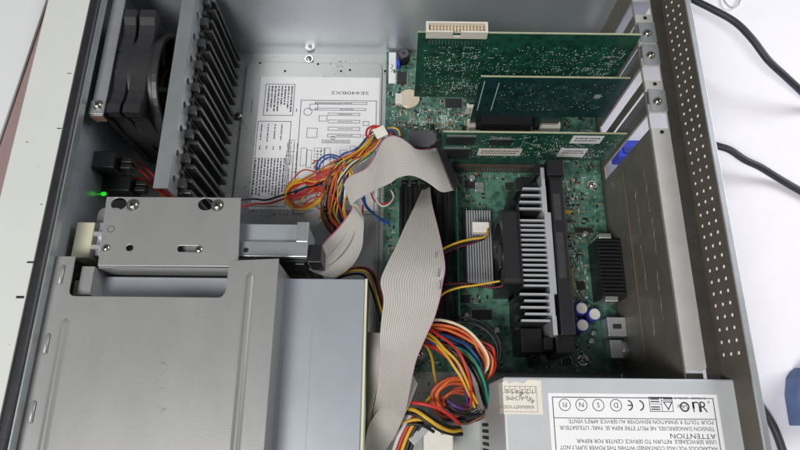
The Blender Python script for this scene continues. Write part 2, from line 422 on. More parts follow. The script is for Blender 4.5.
for (x0, y0, x1, y1) in [(-140.2,275.2,-135.4,297.9),(-97.4,275.8,-94.6,288.7),(-103.2,200.1,-90.7,249.3),(-74.9,202.4,-65.4,244.5),(-62.6,214.3,-55.0,240.5)]:
    for k in range(max(1, int((x1 - x0) / 3))): dash_col(x0 + k * 3.0, y0 + rnd.uniform(0, 5), y1 - rnd.uniform(0, 6), .8)
p0 = (-28.8,301.6,-6.0)
text(b, 'SE440BX2', (p0[0], p0[1] + 1.2, ZL + .05), (-1, 0, 0), (0, -1, 0), height=3.4, width=36)
for c, r in (((-86.4,280.2,-6.0), 4.2), ((-61.3,253.0,-6.0), 2.0)):
    sheet(b, circ(c[0], c[1], r, 12), [circ(c[0], c[1], r - .6, 12)], 0.08, (0, 0, ZL + .05))
b.build('printed_diagram', ['greyink', 'greyink'], pap)

# ---------------------------------------------------------------- things left of the case
LX0 = (-273.8,308.0); LX1 = (-282.9,191.6)
dx = (LX1[0] - LX0[0]) / (LX1[1] - LX0[1])
def lx(y): return LX0[0] + dx * (y - LX0[1])
b = MB(); sheet(b, [(lx(430), 430), (lx(-120), -120), (-620, -120), (-620, 430)], [], 2.4, (0, 0, 111.8), bevel=0.4)
sheet(b, [(lx(425) - 30, 425), (lx(-115) - 30, -115), (-615, -115), (-615, 425)], [], 130, (0, 0, 34))
tag(b.build('storage_box', 'sheet'), 'pale grey flat topped box at the far left edge of the picture', 'box')
b = MB().box(-345, -270.5, -110, 420, -32, 110)
tag(b.build('mauve_board', 'mauve', bevel=1), 'dull mauve board showing as a thin wedge between the case front and the pale box', 'board')

# ---------------------------------------------------------------- motherboard
mobo = thing('motherboard', 'large green motherboard lying flat on the case floor under the cards and cables', 'motherboard', (85, 195, -8))
b = MB().box(-12.5, 184.5, 40, 344, -1.6, 0); pcb = b.build('circuit_board', 'boardm', mobo)
b = MB()
rnd = random.Random(3)
# copper tracks: parallel bundles with 45 degree jogs
def track_bundle(x, y, d, n, L, jog):
    for k in range(n):
        off = k * 1.15
        if d == 'y':
            p = [(x + off, y), (x + off, y - L * .45 - off * .4), (x + off + jog, y - L * .45 - off * .4 - abs(jog)), (x + off + jog, y - L)]
        else:
            p = [(x, y + off), (x + L * .5 - off * .4, y + off), (x + L * .5 - off * .4 + abs(jog), y + off + jog), (x + L, y + off + jog)]
        for (ax, ay), (bx, by) in zip(p, p[1:]):
            d_ = Vector((bx - ax, by - ay, 0))
            if d_.length < .2: continue
            nn = Vector((-d_.y, d_.x, 0)).normalized() * .26
            a_ = Vector((ax, ay, .05)); c_ = Vector((bx, by, .05))
            b.quad(a_ - nn, c_ - nn, c_ + nn, a_ + nn)
for _ in range(210):
    track_bundle(rnd.uniform(-8, 165), rnd.uniform(60, 338), rnd.choice('xy'), rnd.randint(3, 8), rnd.uniform(10, 34), rnd.choice((-6, -3, 3, 6)))
b.v = [(min(max(x, -12), 184), min(max(y, 41), 343.5), z + i % 7 * 0.004) for i, (x, y, z) in enumerate(b.v)]
tr = b.build('copper_track', 'track', mobo); tr['kind'] = 'stuff'
# small surface parts: chips, resistors, vias, silkscreen strokes
keep = [(-1, 9, 60, 205), (24, 58, 66, 205), (56, 83, 108, 178), (78, 130, 48, 202), (160, 185, 40, 150), (44, 152, 216, 230)]
def blocked(x, y): return any(a - 1 < x < c + 1 and e - 1 < y < g + 1 for a, c, e, g in keep)
b = MB()
for _ in range(2200):
    x, y = rnd.uniform(-9, 181), rnd.uniform(44, 340)
    if blocked(x, y): continue
    k = rnd.random(); h = rnd.random() < .5
    if k < .42:
        w, l = (.8, 1.7) if h else (1.7, .8)
        b.box(x - w, x + w, y - l, y + l, 0, .7, rnd.choice((0, 0, 1, 0, 2, 2)))
        if h: b.box(x - w, x + w, y - l - .5, y - l, 0, .6, 3); b.box(x - w, x + w, y + l, y + l + .5, 0, .6, 3)
        else: b.box(x - w - .5, x - w, y - l, y + l, 0, .6, 3); b.box(x + w, x + w + .5, y - l, y + l, 0, .6, 3)
    elif k < .72: b.cyl((x, y, 0), (0, 0, 1), rnd.uniform(.35, .8), .25, 8, 3)
    else:
        w, l = (.2, rnd.uniform(.6, 2)) if h else (rnd.uniform(.6, 2), .2)
        b.box(x - w, x + w, y - l, y + l, 0, .09, 4)
# tidy rows of passives and small chips
for _ in range(110):
    x, y = rnd.uniform(-9, 178), rnd.uniform(46, 338)
    if blocked(x, y): continue
    n_ = rnd.randint(3, 8); kind_ = rnd.random()
    if kind_ < .6:
        for i in range(n_):
            if blocked(x + i * 2.1, y) or x + i * 2.1 > 182: break
            b.box(x + i * 2.1, x + i * 2.1 + 1.1, y, y + 1.9, 0, .7, 0 if kind_ < .35 else 2); b.box(x + i * 2.1, x + i * 2.1 + 1.1, y - .5, y, 0, .6, 3); b.box(x + i * 2.1, x + i * 2.1 + 1.1, y + 1.9, y + 2.4, 0, .6, 3)
    else:
        w_, l_ = rnd.choice(((4, 5), (4, 8.6), (7.5, 5), (10, 7)))
        if x + w_ > 180 or blocked(x + w_, y + l_): continue
        b.box(x, x + w_, y, y + l_, .2, 1.7, 0)
        yy = y + .6
        while yy < y + l_ - .4: b.box(x - 1, x, yy, yy + .45, 0, .8, 3); b.box(x + w_, x + w_ + 1, yy, yy + .45, 0, .8, 3); yy += 1.27
# dense passives beside the processor and near the ports
for _ in range(900):
    x, y = rnd.uniform(131, 163), rnd.uniform(95, 212)
    if rnd.random() < .5: x, y = rnd.uniform(-8, 75), rnd.uniform(232, 282)
    k = rnd.random(); w, l = (.6, 1.3) if rnd.random() < .5 else (1.3, .6)
    if k < .6: b.box(x - w, x + w, y - l, y + l, 0, .6, rnd.choice((3, 4, 1, 3)))
    else: b.box(x - .2, x + .2, y - l * 1.5, y + l * 1.5, 0, .08, 4)
sc = b.build('surface_component', ['chip', 'tan', 'slotbrn', 'solder', 'silk'], mobo); sc['kind'] = 'stuff'
def chip(x0, y0, x1, y1, h=2.2, leads='y', m='chip'):
    o = MB().box(x0, x1, y0, y1, .4, h).build('chip', m, mobo, bevel=.25)
    l = MB()
    if leads in 'yb':
        x = x0 + .8
        while x < x1 - .5:
            l.box(x, x + .45, y0 - 1.2, y0, 0, .9); l.box(x, x + .45, y1, y1 + 1.2, 0, .9); x += 1.1
    if leads in 'xb':
        y = y0 + .8
        while y < y1 - .5:
            l.box(x0 - 1.2, x0, y, y + .45, 0, .9); l.box(x1, x1 + 1.2, y, y + .45, 0, .9); y += 1.1
    l.build('lead', 'solder', o); return o
for (r, ld) in zip([(-2.1,307.7,7.2,320.8),(43.7,282.4,59.6,291.8),(63.2,82.5,79.7,90.7),(78.3,222.9,81.8,225.8),(152.7,108.8,159.8,115.6),(41.2,69.0,54.3,77.9),(137.8,91.6,147.2,100.0),(156.1,159.8,170.6,164.2),(96.5,199.6,107.0,206.3),(140.8,70.0,152.0,74.8),(49.2,96.6,61.7,103.3)], 'xbbyxbxybxb'):
    chip(*r, leads=ld)
r_, = [(69.2,197.5,77.0,206.1)]
o = MB().box(r_[0], r_[2], r_[1], r_[3], .2, 3).build('crystal', 'solder', mobo, bevel=.5)
# white PCI sockets, brown graphics socket, memory sockets
def socket(name, x0, x1, y, w, h, m, ml, lab=None, parent=mobo):
    bb = MB().box(x0, x1, y - w / 2, y - .9, 0, h).box(x0, x1, y + .9, y + w / 2, 0, h).box(x0, x1, y - .9, y + .9, 0, h - 4, 1)
    bb.box(x0, x0 + 2, y - .9, y + .9, h - 4, h).box(x1 - 2, x1, y - .9, y + .9, h - 4, h)
    x = x0 + 3
    while x < x1 - 3: bb.box(x, x + .5, y - w / 2 - .08, y - w / 2, 2, h - 1, 1); x += 2.54
    o = bb.build(name, [m, ml], parent)
    if lab: note(o, lab)
    return o
for i in range(3): socket('card_socket', 63, 148, 261 + 20.32 * (i - 1) + (0 if i != 1 else .001), 8.6, 11, 'slotwht', 'slotblk')
socket('graphics_socket', 49, 122.5, 221.3, 8.4, 11, 'slotbrn', 'solder', 'dark brown graphics card socket')
def memsock(x):
    bb = MB().box(x - 3.6, x - .9, 70, 198, 0, 9).box(x + .9, x + 3.6, 70, 198, 0, 9).box(x - .9, x + .9, 70, 198, 0, 5)
    y = 74
    while y < 196: bb.box(x - 3.75, x - 3.6, y, y + .6, 1, 8, 1); bb.box(x + 3.6, x + 3.75, y, y + .6, 1, 8, 1); y += 2.54
    o = bb.build('memory_socket', ['slotblk', 'solder'], mobo)
    for yy in (66.5, 198.2): MB().box(x - 2.4, x + 2.4, yy, yy + 3.4, 0, 17).build('latch', 'slotblk', o, bevel=.5)
for x in (5, 13.5, 21.8, 30.1, 39.5, 49): memsock(x)
def header(x0, x1, y0, y1, n, m='slotblk'):
    bb = MB().box(x0, x1, y0, y1, 0, 8.5)
    bb.box(x0 + 1, x1 - 1, y0 + 1, y1 - 1, 8.5, 8.55, 1)
    for k in range(n):
        yy = y0 + 2.5 + k * (y1 - y0 - 5) / (n - 1)
        for xx in (x0 + 2.4, x1 - 2.4): bb.box(xx - .3, xx + .3, yy - .3, yy + .3, 8.5, 9.8, 2)
    return bb.build('pin_header', [m, 'dark', 'gold'], mobo)
header(10, 19, 60, 84, 10, 'white')
# coin cell, buzzer, sticker, caps
bt = (9.6,290.1,4.0)
hold = MB().box(bt[0] - 13, bt[0] - 6, bt[1] - 6, bt[1] + 5, 0, 5).build('battery_holder', 'slotwht', mobo, bevel=.5)
MB().lathe((bt[0], bt[1], 1.5), (0, 0, 1), [(9.6, 0), (10, .4), (10, 2.8), (9.4, 3.2), (9.2, 3.0)], 36).build('coin_battery', mat('battery_steel', lin(222, 206, 184), .35, .45, .05), mobo)
bz = (4.0,334.7,12.0)
bz_o = MB().lathe((bz[0], bz[1], 0), (0, 0, 1), [(6, 0), (6, 11), (5.4, 11.8)], 28).build('buzzer', 'black', mobo)
MB().lathe((bz[0], bz[1], 11.7), (0, 0, 1), [(5, 0), (5, .25)], 28).cyl((bz[0], bz[1], 11.95), (0, 0, 1), 1.2, .1, 12, 1).build('buzzer_cap', ['greyink', 'dark'], bz_o)
r_, = [(-10.1,308.6,-3.4,343.3)]
st = MB().box(*[r_[0], r_[2], r_[1], r_[3]], .1, .35).build('white_sticker', 'paper', mobo)
b = MB()
for pts in (((392, 66), (391, 70), (393, 71)), ((391, 72), (393.5, 70), (393, 67))): pass
b.tube([(-8.0,330.0,0.5),(-6.0,327.8,0.5),(-7.9,325.5,0.5),(-6.0,323.3,0.5),(-7.9,321.1,0.5)], .25); b.build('scribble', 'ink', st)
r_, = [(-2.2,324.7,0.8,337.0)]
MB().box(r_[0], r_[2], r_[1], r_[3], 0, 6).build('jumper', 'vblue', mobo, bevel=.4)
for p in [(152.0,91.0,13.0),(162.2,86.2,13.0),(151.5,77.1,13.0)]:
    o = MB().cyl((p[0], p[1], 0), (0, 0, 1), 5.3, 12.4, 28).build('capacitor', 'blue', mobo, bevel=.5)
    MB().cyl((p[0], p[1], 12.35), (0, 0, 1), 4.4, .35, 28).build('capacitor_top', 'white', o)
for p, r, h in (((161.5,71.5,8.0), 2.2, 8), ((159.9,65.3,6.0), 2.4, 6), ((163.0,157.4,8.0), 2.4, 7), ((56.6,83.1,6.0), 2.2, 6), ((66.2,208.7,6.0), 3, 7), ((82.8,73.6,5.0), 2.4, 6), ((58.4,85.7,5.0), 2.2, 5)):
    o = MB().lathe((p[0], p[1], 0), (0, 0, 1), [(r, 0), (r, h), (r * .8, h + .3)], 18).build('capacitor', 'solder', mobo)
    note(o, 'small silver capacitor')
r_, = [(147.4,176.9,153.3,180.6)]
note(MB().box(r_[0], r_[2], r_[1], r_[3], 0, 3).build('capacitor', mat('amber_case', lin(214, 160, 52), .5), mobo, bevel=.4), 'amber block capacitor')
r_, = [(147.7,108.0,149.5,127.1)]
note(MB().box(r_[0], r_[2], r_[1], r_[3], 0, 7).build('coil', mat('coil_wrap', lin(170, 160, 110), .5), mobo, bevel=1.5), 'olive wound coil')
# dark rounded cap standing behind the ribbon plug
q = [(8.3,241.2,30.0),(10.9,244.2,30.0),(30.2,244.4,30.0),(33.6,240.6,30.0),(33.5,232.8,30.0),(27.4,227.0,30.0),(11.8,226.8,30.0),(8.3,230.6,30.0)]
b = MB(); sheet(b, [(p[0], p[1]) for p in q], [], 26, (0, 0, 17), bevel=2.0)
note(b.build('rounded_cover', mat('slate_plastic', lin(84, 84, 88), .55, 0, .05), mobo), 'slate grey rounded cover')
# screws of the board
for p in ((153.0,50.6,0.2), (175.3,205.6,0.2), (19.6,54.1,0.2)):
    MB().cyl(p, (0, 0, 1), 4.6, .15, 24).build('screw_pad', 'solder', mobo); screw(mobo, (p[0], p[1], .35), 2.8, washer=False)
# chipset heat sink with ribs along y
b = MB().box(59, 80, 112, 175, 3, 6).box(57, 82, 110, 177, .5, 3, 1)
for k in range(10): x = 59 + k * 2.2; b.box(x, x + 1.2, 112, 175, 6, 14)
b.build('chipset_heatsink', ['alu', 'chip'], mobo)
# rear ports
b = MB().box(166, 186.5, 98, 147.5, 0, 24)
for k in range(15): y = 100 + k * 3.15; b.box(165.2, 184, y, y + 1.7, 24, 27.5)
pp = b.build('parallel_port', 'slotblk', mobo, bevel=.3)
for y in (94.5, 147.6): MB().box(168, 178, y, y + 4.2, 0, 25).build('bracket', 'solder', pp, bevel=.4)
us = MB().box(171, 186, 68, 83.5, 0, 15).build('usb_port', 'alu', mobo, bevel=.6)
MB().box(175, 182, 74, 78, 15, 15.2).build('latch', 'slotbrn', us)
b = MB().box(172, 182, 51, 65.5, 0, 13); b.lathe((182, 58.2, 6.5), (1, 0, 0), [(7.1, 0), (7.1, 4.6)], 24)
b.build('keyboard_port', 'alu', mobo, bevel=.5)
b = MB().box(150, 162, 44, 56, 0, 6)
b = MB(); 
text(b, 'CE', (45.3,265.7,0.2), (1, 0, 0), (0, 1, 0), height=4.0)
for (x0, x1, y) in ((408, 440, 123),):
    rr = random.Random(8)
    for k in range(11):
        p = Vector((12.5,266.4,0.2)) + Vector((k * 2.1, 0, 0))
        b.tube([p + Vector((rr.uniform(-1, 1), rr.uniform(-3, 3), 0)) for _ in range(4)], .25, 5)
for k in range(26):
    p = Vector((39.8,274.1,0.2)) + Vector((k % 3 * 2.2, -(k // 3) * 1.5, 0)); b.box(p.x, p.x + 1.7, p.y, p.y + .9, .1, .2)
for k in range(7):
    p = Vector((-5.4,277.7,0.1)) + Vector((0, -k * 2.6, 0)); b.box(p.x, p.x + 1.8, p.y, p.y + .4, .1, .2); b.box(p.x, p.x + .4, p.y, p.y + 1.6, .1, .2)
b.build('board_marking', 'silk', mobo)

# ---------------------------------------------------------------- memory module
mm = thing('memory_module', 'thin memory module standing upright in the rightmost memory socket', 'memory module', (49, 134, 5))
MB().box(48.5, 49.7, 70, 197, 5.2, 34).build('circuit_board', 'boarda', mm)
for k in range(8): MB().box(49.7, 51, 76 + k * 15, 87 + k * 15, 13, 30).build('memory_chip', 'chip', mm, bevel=.2)

# ---------------------------------------------------------------- expansion cards
def card_face(board_parent, x0, x1, z0, z1, y, n, seed, dash=.25, dense=1.0):
    rr = random.Random(seed); b = MB(); Y0 = y
    cl = [(rr.uniform(x0, x1), rr.uniform(z0, z1), rr.uniform(6, 16)) for _ in range(int(9 * dense))]
    k = 0
    def dot(x, z, r):
        if x0 + 1 < x < x1 - 1 and z0 + 1 < z < z1 - 1: b.lathe((x, Y0, z), (0, -1, 0), [(r, 0), (r * .7, .25), (r * .2, .45)], 6, 0)
    def dashm(x, z, w, h):
        if x0 + 2 < x < x1 - 2 and z0 + 2 < z < z1 - 2: b.box(x - w, x + w, Y0 - .12, Y0, z - h, z + h, 1)
    for _ in range(int(n * .055)):                    # through-hole rows and paired rows
        x, z = rr.uniform(x0, x1), rr.uniform(z0, z1); m_ = rr.randint(4, 11); p_ = rr.choice((2.54, 2.54, 1.27)); r = .52 if p_ > 2 else .34
        for i_ in range(m_):
            if rr.random() < .5: continue
            dot(x + i_ * p_, z, r)
            if m_ > 5: dot(x + i_ * p_, z - 7.6, r)
    for _ in range(int(n * .22)):                     # small passive parts: two shiny ends
        c = rr.choice(cl); x = rr.gauss(c[0], c[2] * 1.3); z = rr.gauss(c[1], c[2] * .7)
        if rr.random() < .5: dashm(x - .8, z, .3, .45); dashm(x + .8, z, .3, .45)
        else: dashm(x, z - .8, .45, .3); dashm(x, z + .8, .45, .3)
    for _ in range(int(n * .45)): dot(rr.uniform(x0, x1), rr.uniform(z0, z1), rr.choice((.26, .32, .4, .5)))
    for _ in range(int(n * .04)): dashm(rr.uniform(x0, x1), rr.uniform(z0, z1), rr.uniform(.8, 2.2), .16)
    return b
def bracket(parent, y, tall=True, hole=False):
    o = MB().box(188.6, 189.6, y - 9, y + 9.4, 2, 102.6)
    o.box(189.6, 201.5, y - 9, y + 9.4, 101.5, 102.6)
    br = o.build('bracket', 'zinc', parent, bevel=.3)
    screw(br, (194.6, y - 1.0, 102.7), 2.5)
    return br
# tall card
ca = thing('long_expansion_card', 'tallest green expansion card, with white ribbon header along its top edge', 'expansion card', (100, 281.4, 0), 'expansion cards standing in the sockets')
y = 281.4
b = MB(); sheet(b, [(14, 22), (62, 22), (62, 5), (146, 5), (146, 22), (184, 22), (184, 114), (14, 114)], [], 1.4, (0, y + .7, 0), (1, 0, 0), (0, 0, 1))
b.build('circuit_board', 'boarda', ca)
MB().box(14, 184, y, y + 1.5, 114, 114.3).box(13.6, 14, y, y + 1.5, 22, 114).build('board_edge', 'edge', ca)
b = card_face(ca, 18, 182, 24, 99, y, 1300, 21, .28, 1.2)
rr = random.Random(4)
for k in range(17): b.box(23 + k * 2.54, 23.5 + k * 2.54, y - .2, y, 100, 104.6, 0)
for k in range(16): b.box(165 + (k % 4) * 2.5, 165.7 + (k % 4) * 2.5, y - .2, y, 50 + (k // 4) * 3.3, 52.4 + (k // 4) * 3.3, 1)
text(b, 'J2', (52, y - .1, 108), (1, 0, 0), (0, 0, 1), height=1.8, m=1)
b.v = list(b.v)
sp_ = b.build('solder_joint', ['solder', 'silk'], ca); sp_['kind'] = 'stuff'
b = MB().box(20, 67, y + 1.6, y + 3, 108, 116.5).box(20, 67, y + 9, y + 10.4, 108, 116.5).box(20, 22.5, y + 3, y + 9, 108, 116.5).box(64.5, 67, y + 3, y + 9, 108, 116.5)
b.box(22.5, 64.5, y + 3, y + 9, 108, 113)
hd = MB().box(20, 40.5, y - 1.2, y + .2, 108.5, 117).box(46.5, 67, y - 1.2, y + .2, 108.5, 117).box(40.5, 46.5, y - 1.2, y + .2, 108.5, 111.5)
hd.box(20, 67, y + 7, y + 8.4, 108.5, 117).box(20, 22, y + .2, y + 7, 108.5, 117).box(65, 67, y + .2, y + 7, 108.5, 117).box(22, 65, y + .2, y + 7, 108.5, 113.2)
ho = hd.build('ribbon_header', 'slotwht', ca, bevel=.3)
b = MB()
for k in range(17):
    for yy in (y + 2.2, y + 4.9): b.box(23 + k * 2.54 - .35, 23 + k * 2.54 + .35, yy - .35, yy + .35, 113.2, 116)
b.build('pin', 'gold', ho)
for (x0, x1, z0, z1) in ((60, 85, 40, 62), (100, 128, 50, 76), (140, 160, 40, 60)): MB().box(x0, x1, y + 1.4, y + 4, z0, z1).build('chip', 'chip', ca, bevel=.3)
bracket(ca, 293)
# middle card
cb = thing('short_expansion_card', 'dark teal card with rows of fine solder dots, standing between the other two cards', 'expansion card', (120, 261, 0), 'expansion cards standing in the sockets')
y = 261.2
b = MB(); sheet(b, [(65, 24), (65, 12), (146, 12), (146, 24), (184, 24), (184, 86), (65, 86)], [], 1.4, (0, y + .7, 0), (1, 0, 0), (0, 0, 1)); b.build('circuit_board', 'boardb', cb)
MB().box(65, 184, y, y + 1.5, 86, 86.3).build('board_edge', 'edge', cb)
b = MB(); rr = random.Random(9)
for i in range(42):
    for j in range(15):
        x = 84 + i * 2.2; z = 36 + j * 2.9
        if rr.random() < .42 and (i // 5 + j // 4) % 3: b.lathe((x, y, z), (0, -1, 0), [(.32, 0), (.15, .3)], 6, 0)
        elif rr.random() < .06: b.box(x - .7, x + .7, y - .1, y, z - .15, z + .15, 1)
b.box(68.5, 69.2, y - .12, y, 34, 80, 1); b.box(80.5, 81.2, y - .12, y, 34, 78, 1)
for k in range(6): b.box(164 + k * .9, 164.4 + k * .9, y - .1, y, 56, 62, 1)
o = b.build('solder_joint', ['solder', 'silk'], cb); o['kind'] = 'stuff'
# ribbed black module hanging low on the face of the middle card
b = MB().box(74, 119, y - 9, y - .2, 13, 26)
for k in range(17): b.box(80 + k * 2.1, 81.2 + k * 2.1, y - 9.6, y - 9, 12.6, 16.5, 1)
for k in range(18): b.box(74 + k * 2.5, 74.9 + k * 2.5, y - 9.2, y - 9, 17, 26)
b.box(122, 127, y - 7, y - 1, 11.5, 19).box(70, 74, y - 7, y - 1, 11.5, 17)
b.build('edge_module', ['black', 'slotbrn'], cb, bevel=.3)
bracket(cb, 272.8)
# graphics card
cc = thing('graphics_card', 'low green graphics card with three paper stickers, standing in the brown socket', 'graphics card', (110, 221, 0), 'expansion cards standing in the sockets')
y = 220.8
b = MB(); sheet(b, [(36, 20), (50, 20), (50, 6), (121, 6), (121, 20), (183, 20), (183, 69), (36, 69)], [], 1.4, (0, y + .7, 0), (1, 0, 0), (0, 0, 1)); b.build('circuit_board', 'boarda', cc)
MB().box(36, 183, y, y + 1.5, 69, 69.3).build('board_edge', 'edge', cc)
b = card_face(cc, 38, 182, 22, 67, y, 420, 33, .4)
for k in range(12): b.box(102.5, 102.9, y - .1, y, 24 + k * 3.6, 26 + k * 3.6, 1)
o = b.build('solder_joint', ['solder', 'silk'], cc); o['kind'] = 'stuff'
for (x0, x1, z0, z1) in ((39, 62, 50, 64), (38, 61, 24, 42), (75, 92, 50, 60)):
    ch = MB().box(x0, x1, y - 1.8, y - .1, z0, z1).build('chip', 'chip', cc, bevel=.2)
    MB().box(x0, x1, y - 1.2, y - .2, z1, z1 + 1.1).build('lead', 'solder', ch)
for (x0, x1, z0, z1, m_) in ((68, 105, 28, 41, 'sticker'), (141, 166, 53, 66, 'paper'), (137, 160, 27, 43, 'paper')):
    s_ = MB().box(x0, x1, y - .35, y - .1, z0, z1).build('paper_sticker', m_, cc)
    b = MB(); rr = random.Random(x0)
    for r_i in range(2 if z1 - z0 > 11 else 1):
        x = x0 + 3
        while x < x1 - 4: w = rr.uniform(.6, 2.4); b.box(x, x + w, y - .45, y - .36, z1 - 5 - r_i * 4, z1 - 3.2 - r_i * 4); x += w + .6
    b.build('print', 'greyink', s_)
text(b := MB(), 'CE', (112, y - .1, 46), (1, 0, 0), (0, 0, 1), height=4); b.build('marking', 'silk', cc)
bracket(cc, 232.2)

# ---------------------------------------------------------------- processor module
cpu = thing('processor_module', 'black upright processor cartridge with silver finned heat sink and small fan', 'processor', (105, 125, 0))
MB().box(119.8, 130.5, 62, 194, 4, 62).build('cartridge', 'black', cpu, bevel=.8)
b = MB().box(121.5, 127, 150, 172, 62, 62.15).box(121.5, 127, 104, 140, 62, 62.12); b.build('embossed_label', 'guide', cpu)
b = MB().box(113.6, 118.6, 92, 156, 8, 62.5).box(112.4, 116.2, 156, 178, 8, 62.5).box(113.2, 116.0, 178, 194, 8, 62.5).box(112.6, 116.4, 76, 92, 8, 62.5).box(114.5, 117.6, 62, 76, 8, 60)
for k in range(14): yy = 97.5 + k * 3.95; b.box(94, 113.6, yy, yy + 1.5, 59.5, 62); b.box(94, 113.5, yy + .15, yy + 1.35, 30, 59.4, 1); b.box(94, 113.6, yy + 1.5, yy + 3.95, 30, 36, 1)  # fins dark below their tops: shade between them put into the colour
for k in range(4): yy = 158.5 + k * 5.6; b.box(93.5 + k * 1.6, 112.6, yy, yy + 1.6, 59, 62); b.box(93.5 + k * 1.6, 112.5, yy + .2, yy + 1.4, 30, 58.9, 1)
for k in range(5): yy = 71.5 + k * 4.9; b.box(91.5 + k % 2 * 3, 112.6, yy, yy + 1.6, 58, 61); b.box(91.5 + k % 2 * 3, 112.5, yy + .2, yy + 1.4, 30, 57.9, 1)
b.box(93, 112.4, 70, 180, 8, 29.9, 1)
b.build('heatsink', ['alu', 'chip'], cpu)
# fan: square frame with round opening facing -x
fz, fy = 33, 129
b = MB(); sheet(b, rect(fy - 30, fz - 30, fy + 30, fz + 30, 4), [circ(fy, fz, 27, 32)], 12.5, (87, 0, 0), (0, 1, 0), (0, 0, 1), bevel=.5)
for a in (0.6, 2.7, 4.8): b.obox((92, fy + 18 * math.cos(a), fz + 18 * math.sin(a)), (1, 0, 0), (0, 10 * math.cos(a), 10 * math.sin(a)), (0, -1.2 * math.sin(a), 1.2 * math.cos(a)))
fr = b.build('fan_frame', 'black', cpu)
b = MB().lathe((82.5, fy, fz), (1, 0, 0), [(9, 0), (10, .8), (10, 9)], 28)
for k in range(7):
    a = 2 * math.pi * k / 7; u = Vector((0, math.cos(a), math.sin(a))); w = Vector((0, -math.sin(a), math.cos(a)))
    c = Vector((87, fy, fz)) + u * 17.8; b.obox(c, u * 8.2, w * 5 + Vector((3, 0, 0)), (w * -.35 + Vector((.5, 0, 0))) * .8)
b.build('fan_rotor', 'black', cpu)
sc_ = MB().box(93, 94, 96, 162, 6, 64).build('fan_mount', 'black', cpu)
for y0, y1, h in ((186, 200, 66), (50, 64, 54)):
    b = MB().box(106, 131, y0, y1, 0, h * .45).box(117.6, 131, y0, y1, h * .45, h).box(110, 117, y0 + 3, y1 - 2, h * .45, h - 5)
    b.box(108, 112.5, y0 - 6, y0, 0, h * .8)
    b.build('retention_post', 'slotblk', cpu, bevel=.7)
MB().box(95, 111, 52, 70, 2, 40).build('retention_clip', 'slotblk', cpu, bevel=.6)
MB().box(96, 108, 178, 190, 2, 52).build('retention_clip', 'slotblk', cpu, bevel=.6)
cn = MB().box(62, 76, 150, 159, 22, 30).build('fan_plug', 'white', cpu, bevel=.6)

# ---------------------------------------------------------------- power supply
psu = thing('power_supply', 'grey steel power supply box with white printed warning label at the lower right', 'power supply', (141, -30, -8))
ZP = 108
MB().box(67.5, 214.4, -88, 28.5, -7.8, ZP).build('supply_case', 'psu', psu, bevel=1.4)
b = MB()
for k in range(14): b.box(67.35, 67.5, -60 + k * 4.5, -57.6 + k * 4.5, 8, 40)
b.build('vent_slot', 'dark', psu)
A0 = (95.3,19.8); A1 = (201.3,16.6)
lx0, lx1, ly1 = A0[0], A1[0], 19.0
lb = MB().box(lx0, lx1, -86, ly1, ZP - .05, ZP + .2).build('warning_label', 'paper', psu)
b = MB(); zz = ZP + .2
def bar(x0, x1, y0, y1, m=0): b.box(x0, x1, y0, y1, zz, zz + .06, m)
bx0, bx1, by1 = lx0 + 2.4, lx1 - 2.6, ly1 - 2.2
bar(bx0, bx1, by1 - .5, by1); bar(bx0, bx0 + .5, -86, by1); bar(bx1 - .5, bx1, -86, by1); bar(bx0 + .5, bx1 - .5, 4.0, 4.4)
UU, VV = (-1, 0, 0), (0, -1, 0)
def ring(cx, cy, r, w=.5): sheet(b, circ(cx, cy, r, 28), [circ(cx, cy, r - w, 28)], .06, (0, 0, zz + .03))
cyl_y = 12.0
for (px, s_) in ((105.4, 'FI'), (115.7, 'N'), (126.3, 'S'), (137.3, 'D')):
    cx = px
    ring(cx, cyl_y, 3.7, .42); text(b, s_, (cx, cyl_y + 1.5, zz + .05), UU, VV, height=3.0, align='CENTER')
# CE mark as two open arcs
def arc(cx, cy, r, a0, a1, w=.8, n=16):
    o = [(cx + r * math.cos(math.radians(a0 + (a1 - a0) * k / n)), cy + r * math.sin(math.radians(a0 + (a1 - a0) * k / n))) for k in range(n + 1)]
    i = [(cx + (r - w) * math.cos(math.radians(a0 + (a1 - a0) * k / n)), cy + (r - w) * math.sin(math.radians(a0 + (a1 - a0) * k / n))) for k in range(n, -1, -1)]
    sheet(b, o + i, [], .06, (0, 0, zz + .03))
cex = 147.2
arc(cex - 2.6, cyl_y, 3.3, -80, 80); bar(cex - 2.6, cex + .3, cyl_y - .35, cyl_y + .35); arc(cex + 4.4, cyl_y, 3.3, -80, 80)
# boxed warning triangle
tx0, tx1 = 158.2, 172.9; ty0, ty1 = cyl_y - 3.6, cyl_y + 5.2
for (p0, p1, q0, q1) in ((tx0, tx1, ty0, ty0 + .35), (tx0, tx1, ty1 - .35, ty1), (tx0, tx0 + .35, ty0, ty1), (tx1 - .35, tx1, ty0, ty1), (tx0 + 7.6, tx0 + 7.9, ty0, ty1), (tx0, tx0 + 7.6, cyl_y + .8, cyl_y + 1.1), (tx0 + 7.9, tx1, cyl_y + 2.9, cyl_y + 3.2)): bar(p0, p1, q0, q1)
for r0, yy in ((tx0 + .9, cyl_y - 2.6), (tx0 + .9, cyl_y - 1.2), (tx0 + .9, cyl_y + 2.0), (tx0 + .9, cyl_y + 3.5), (tx0 + 9, cyl_y + 3.7)):
    bar(r0, r0 + 5.6, yy, yy + .8, 1)
txc = tx0 + 11.6
sheet(b, [(txc - 3, cyl_y + 2.4), (txc + 3, cyl_y + 2.4), (txc, cyl_y - 2.8)], [[(txc - 2, cyl_y + 1.9), (txc + 2, cyl_y + 1.9), (txc, cyl_y - 1.6)]], .06, (0, 0, zz + .03))
csx = 180.1
ring(csx, cyl_y - .6, 3.0, .9); text(b, 'SA', (csx, cyl_y + .8, zz + .05), UU, VV, height=2.6, align='CENTER')
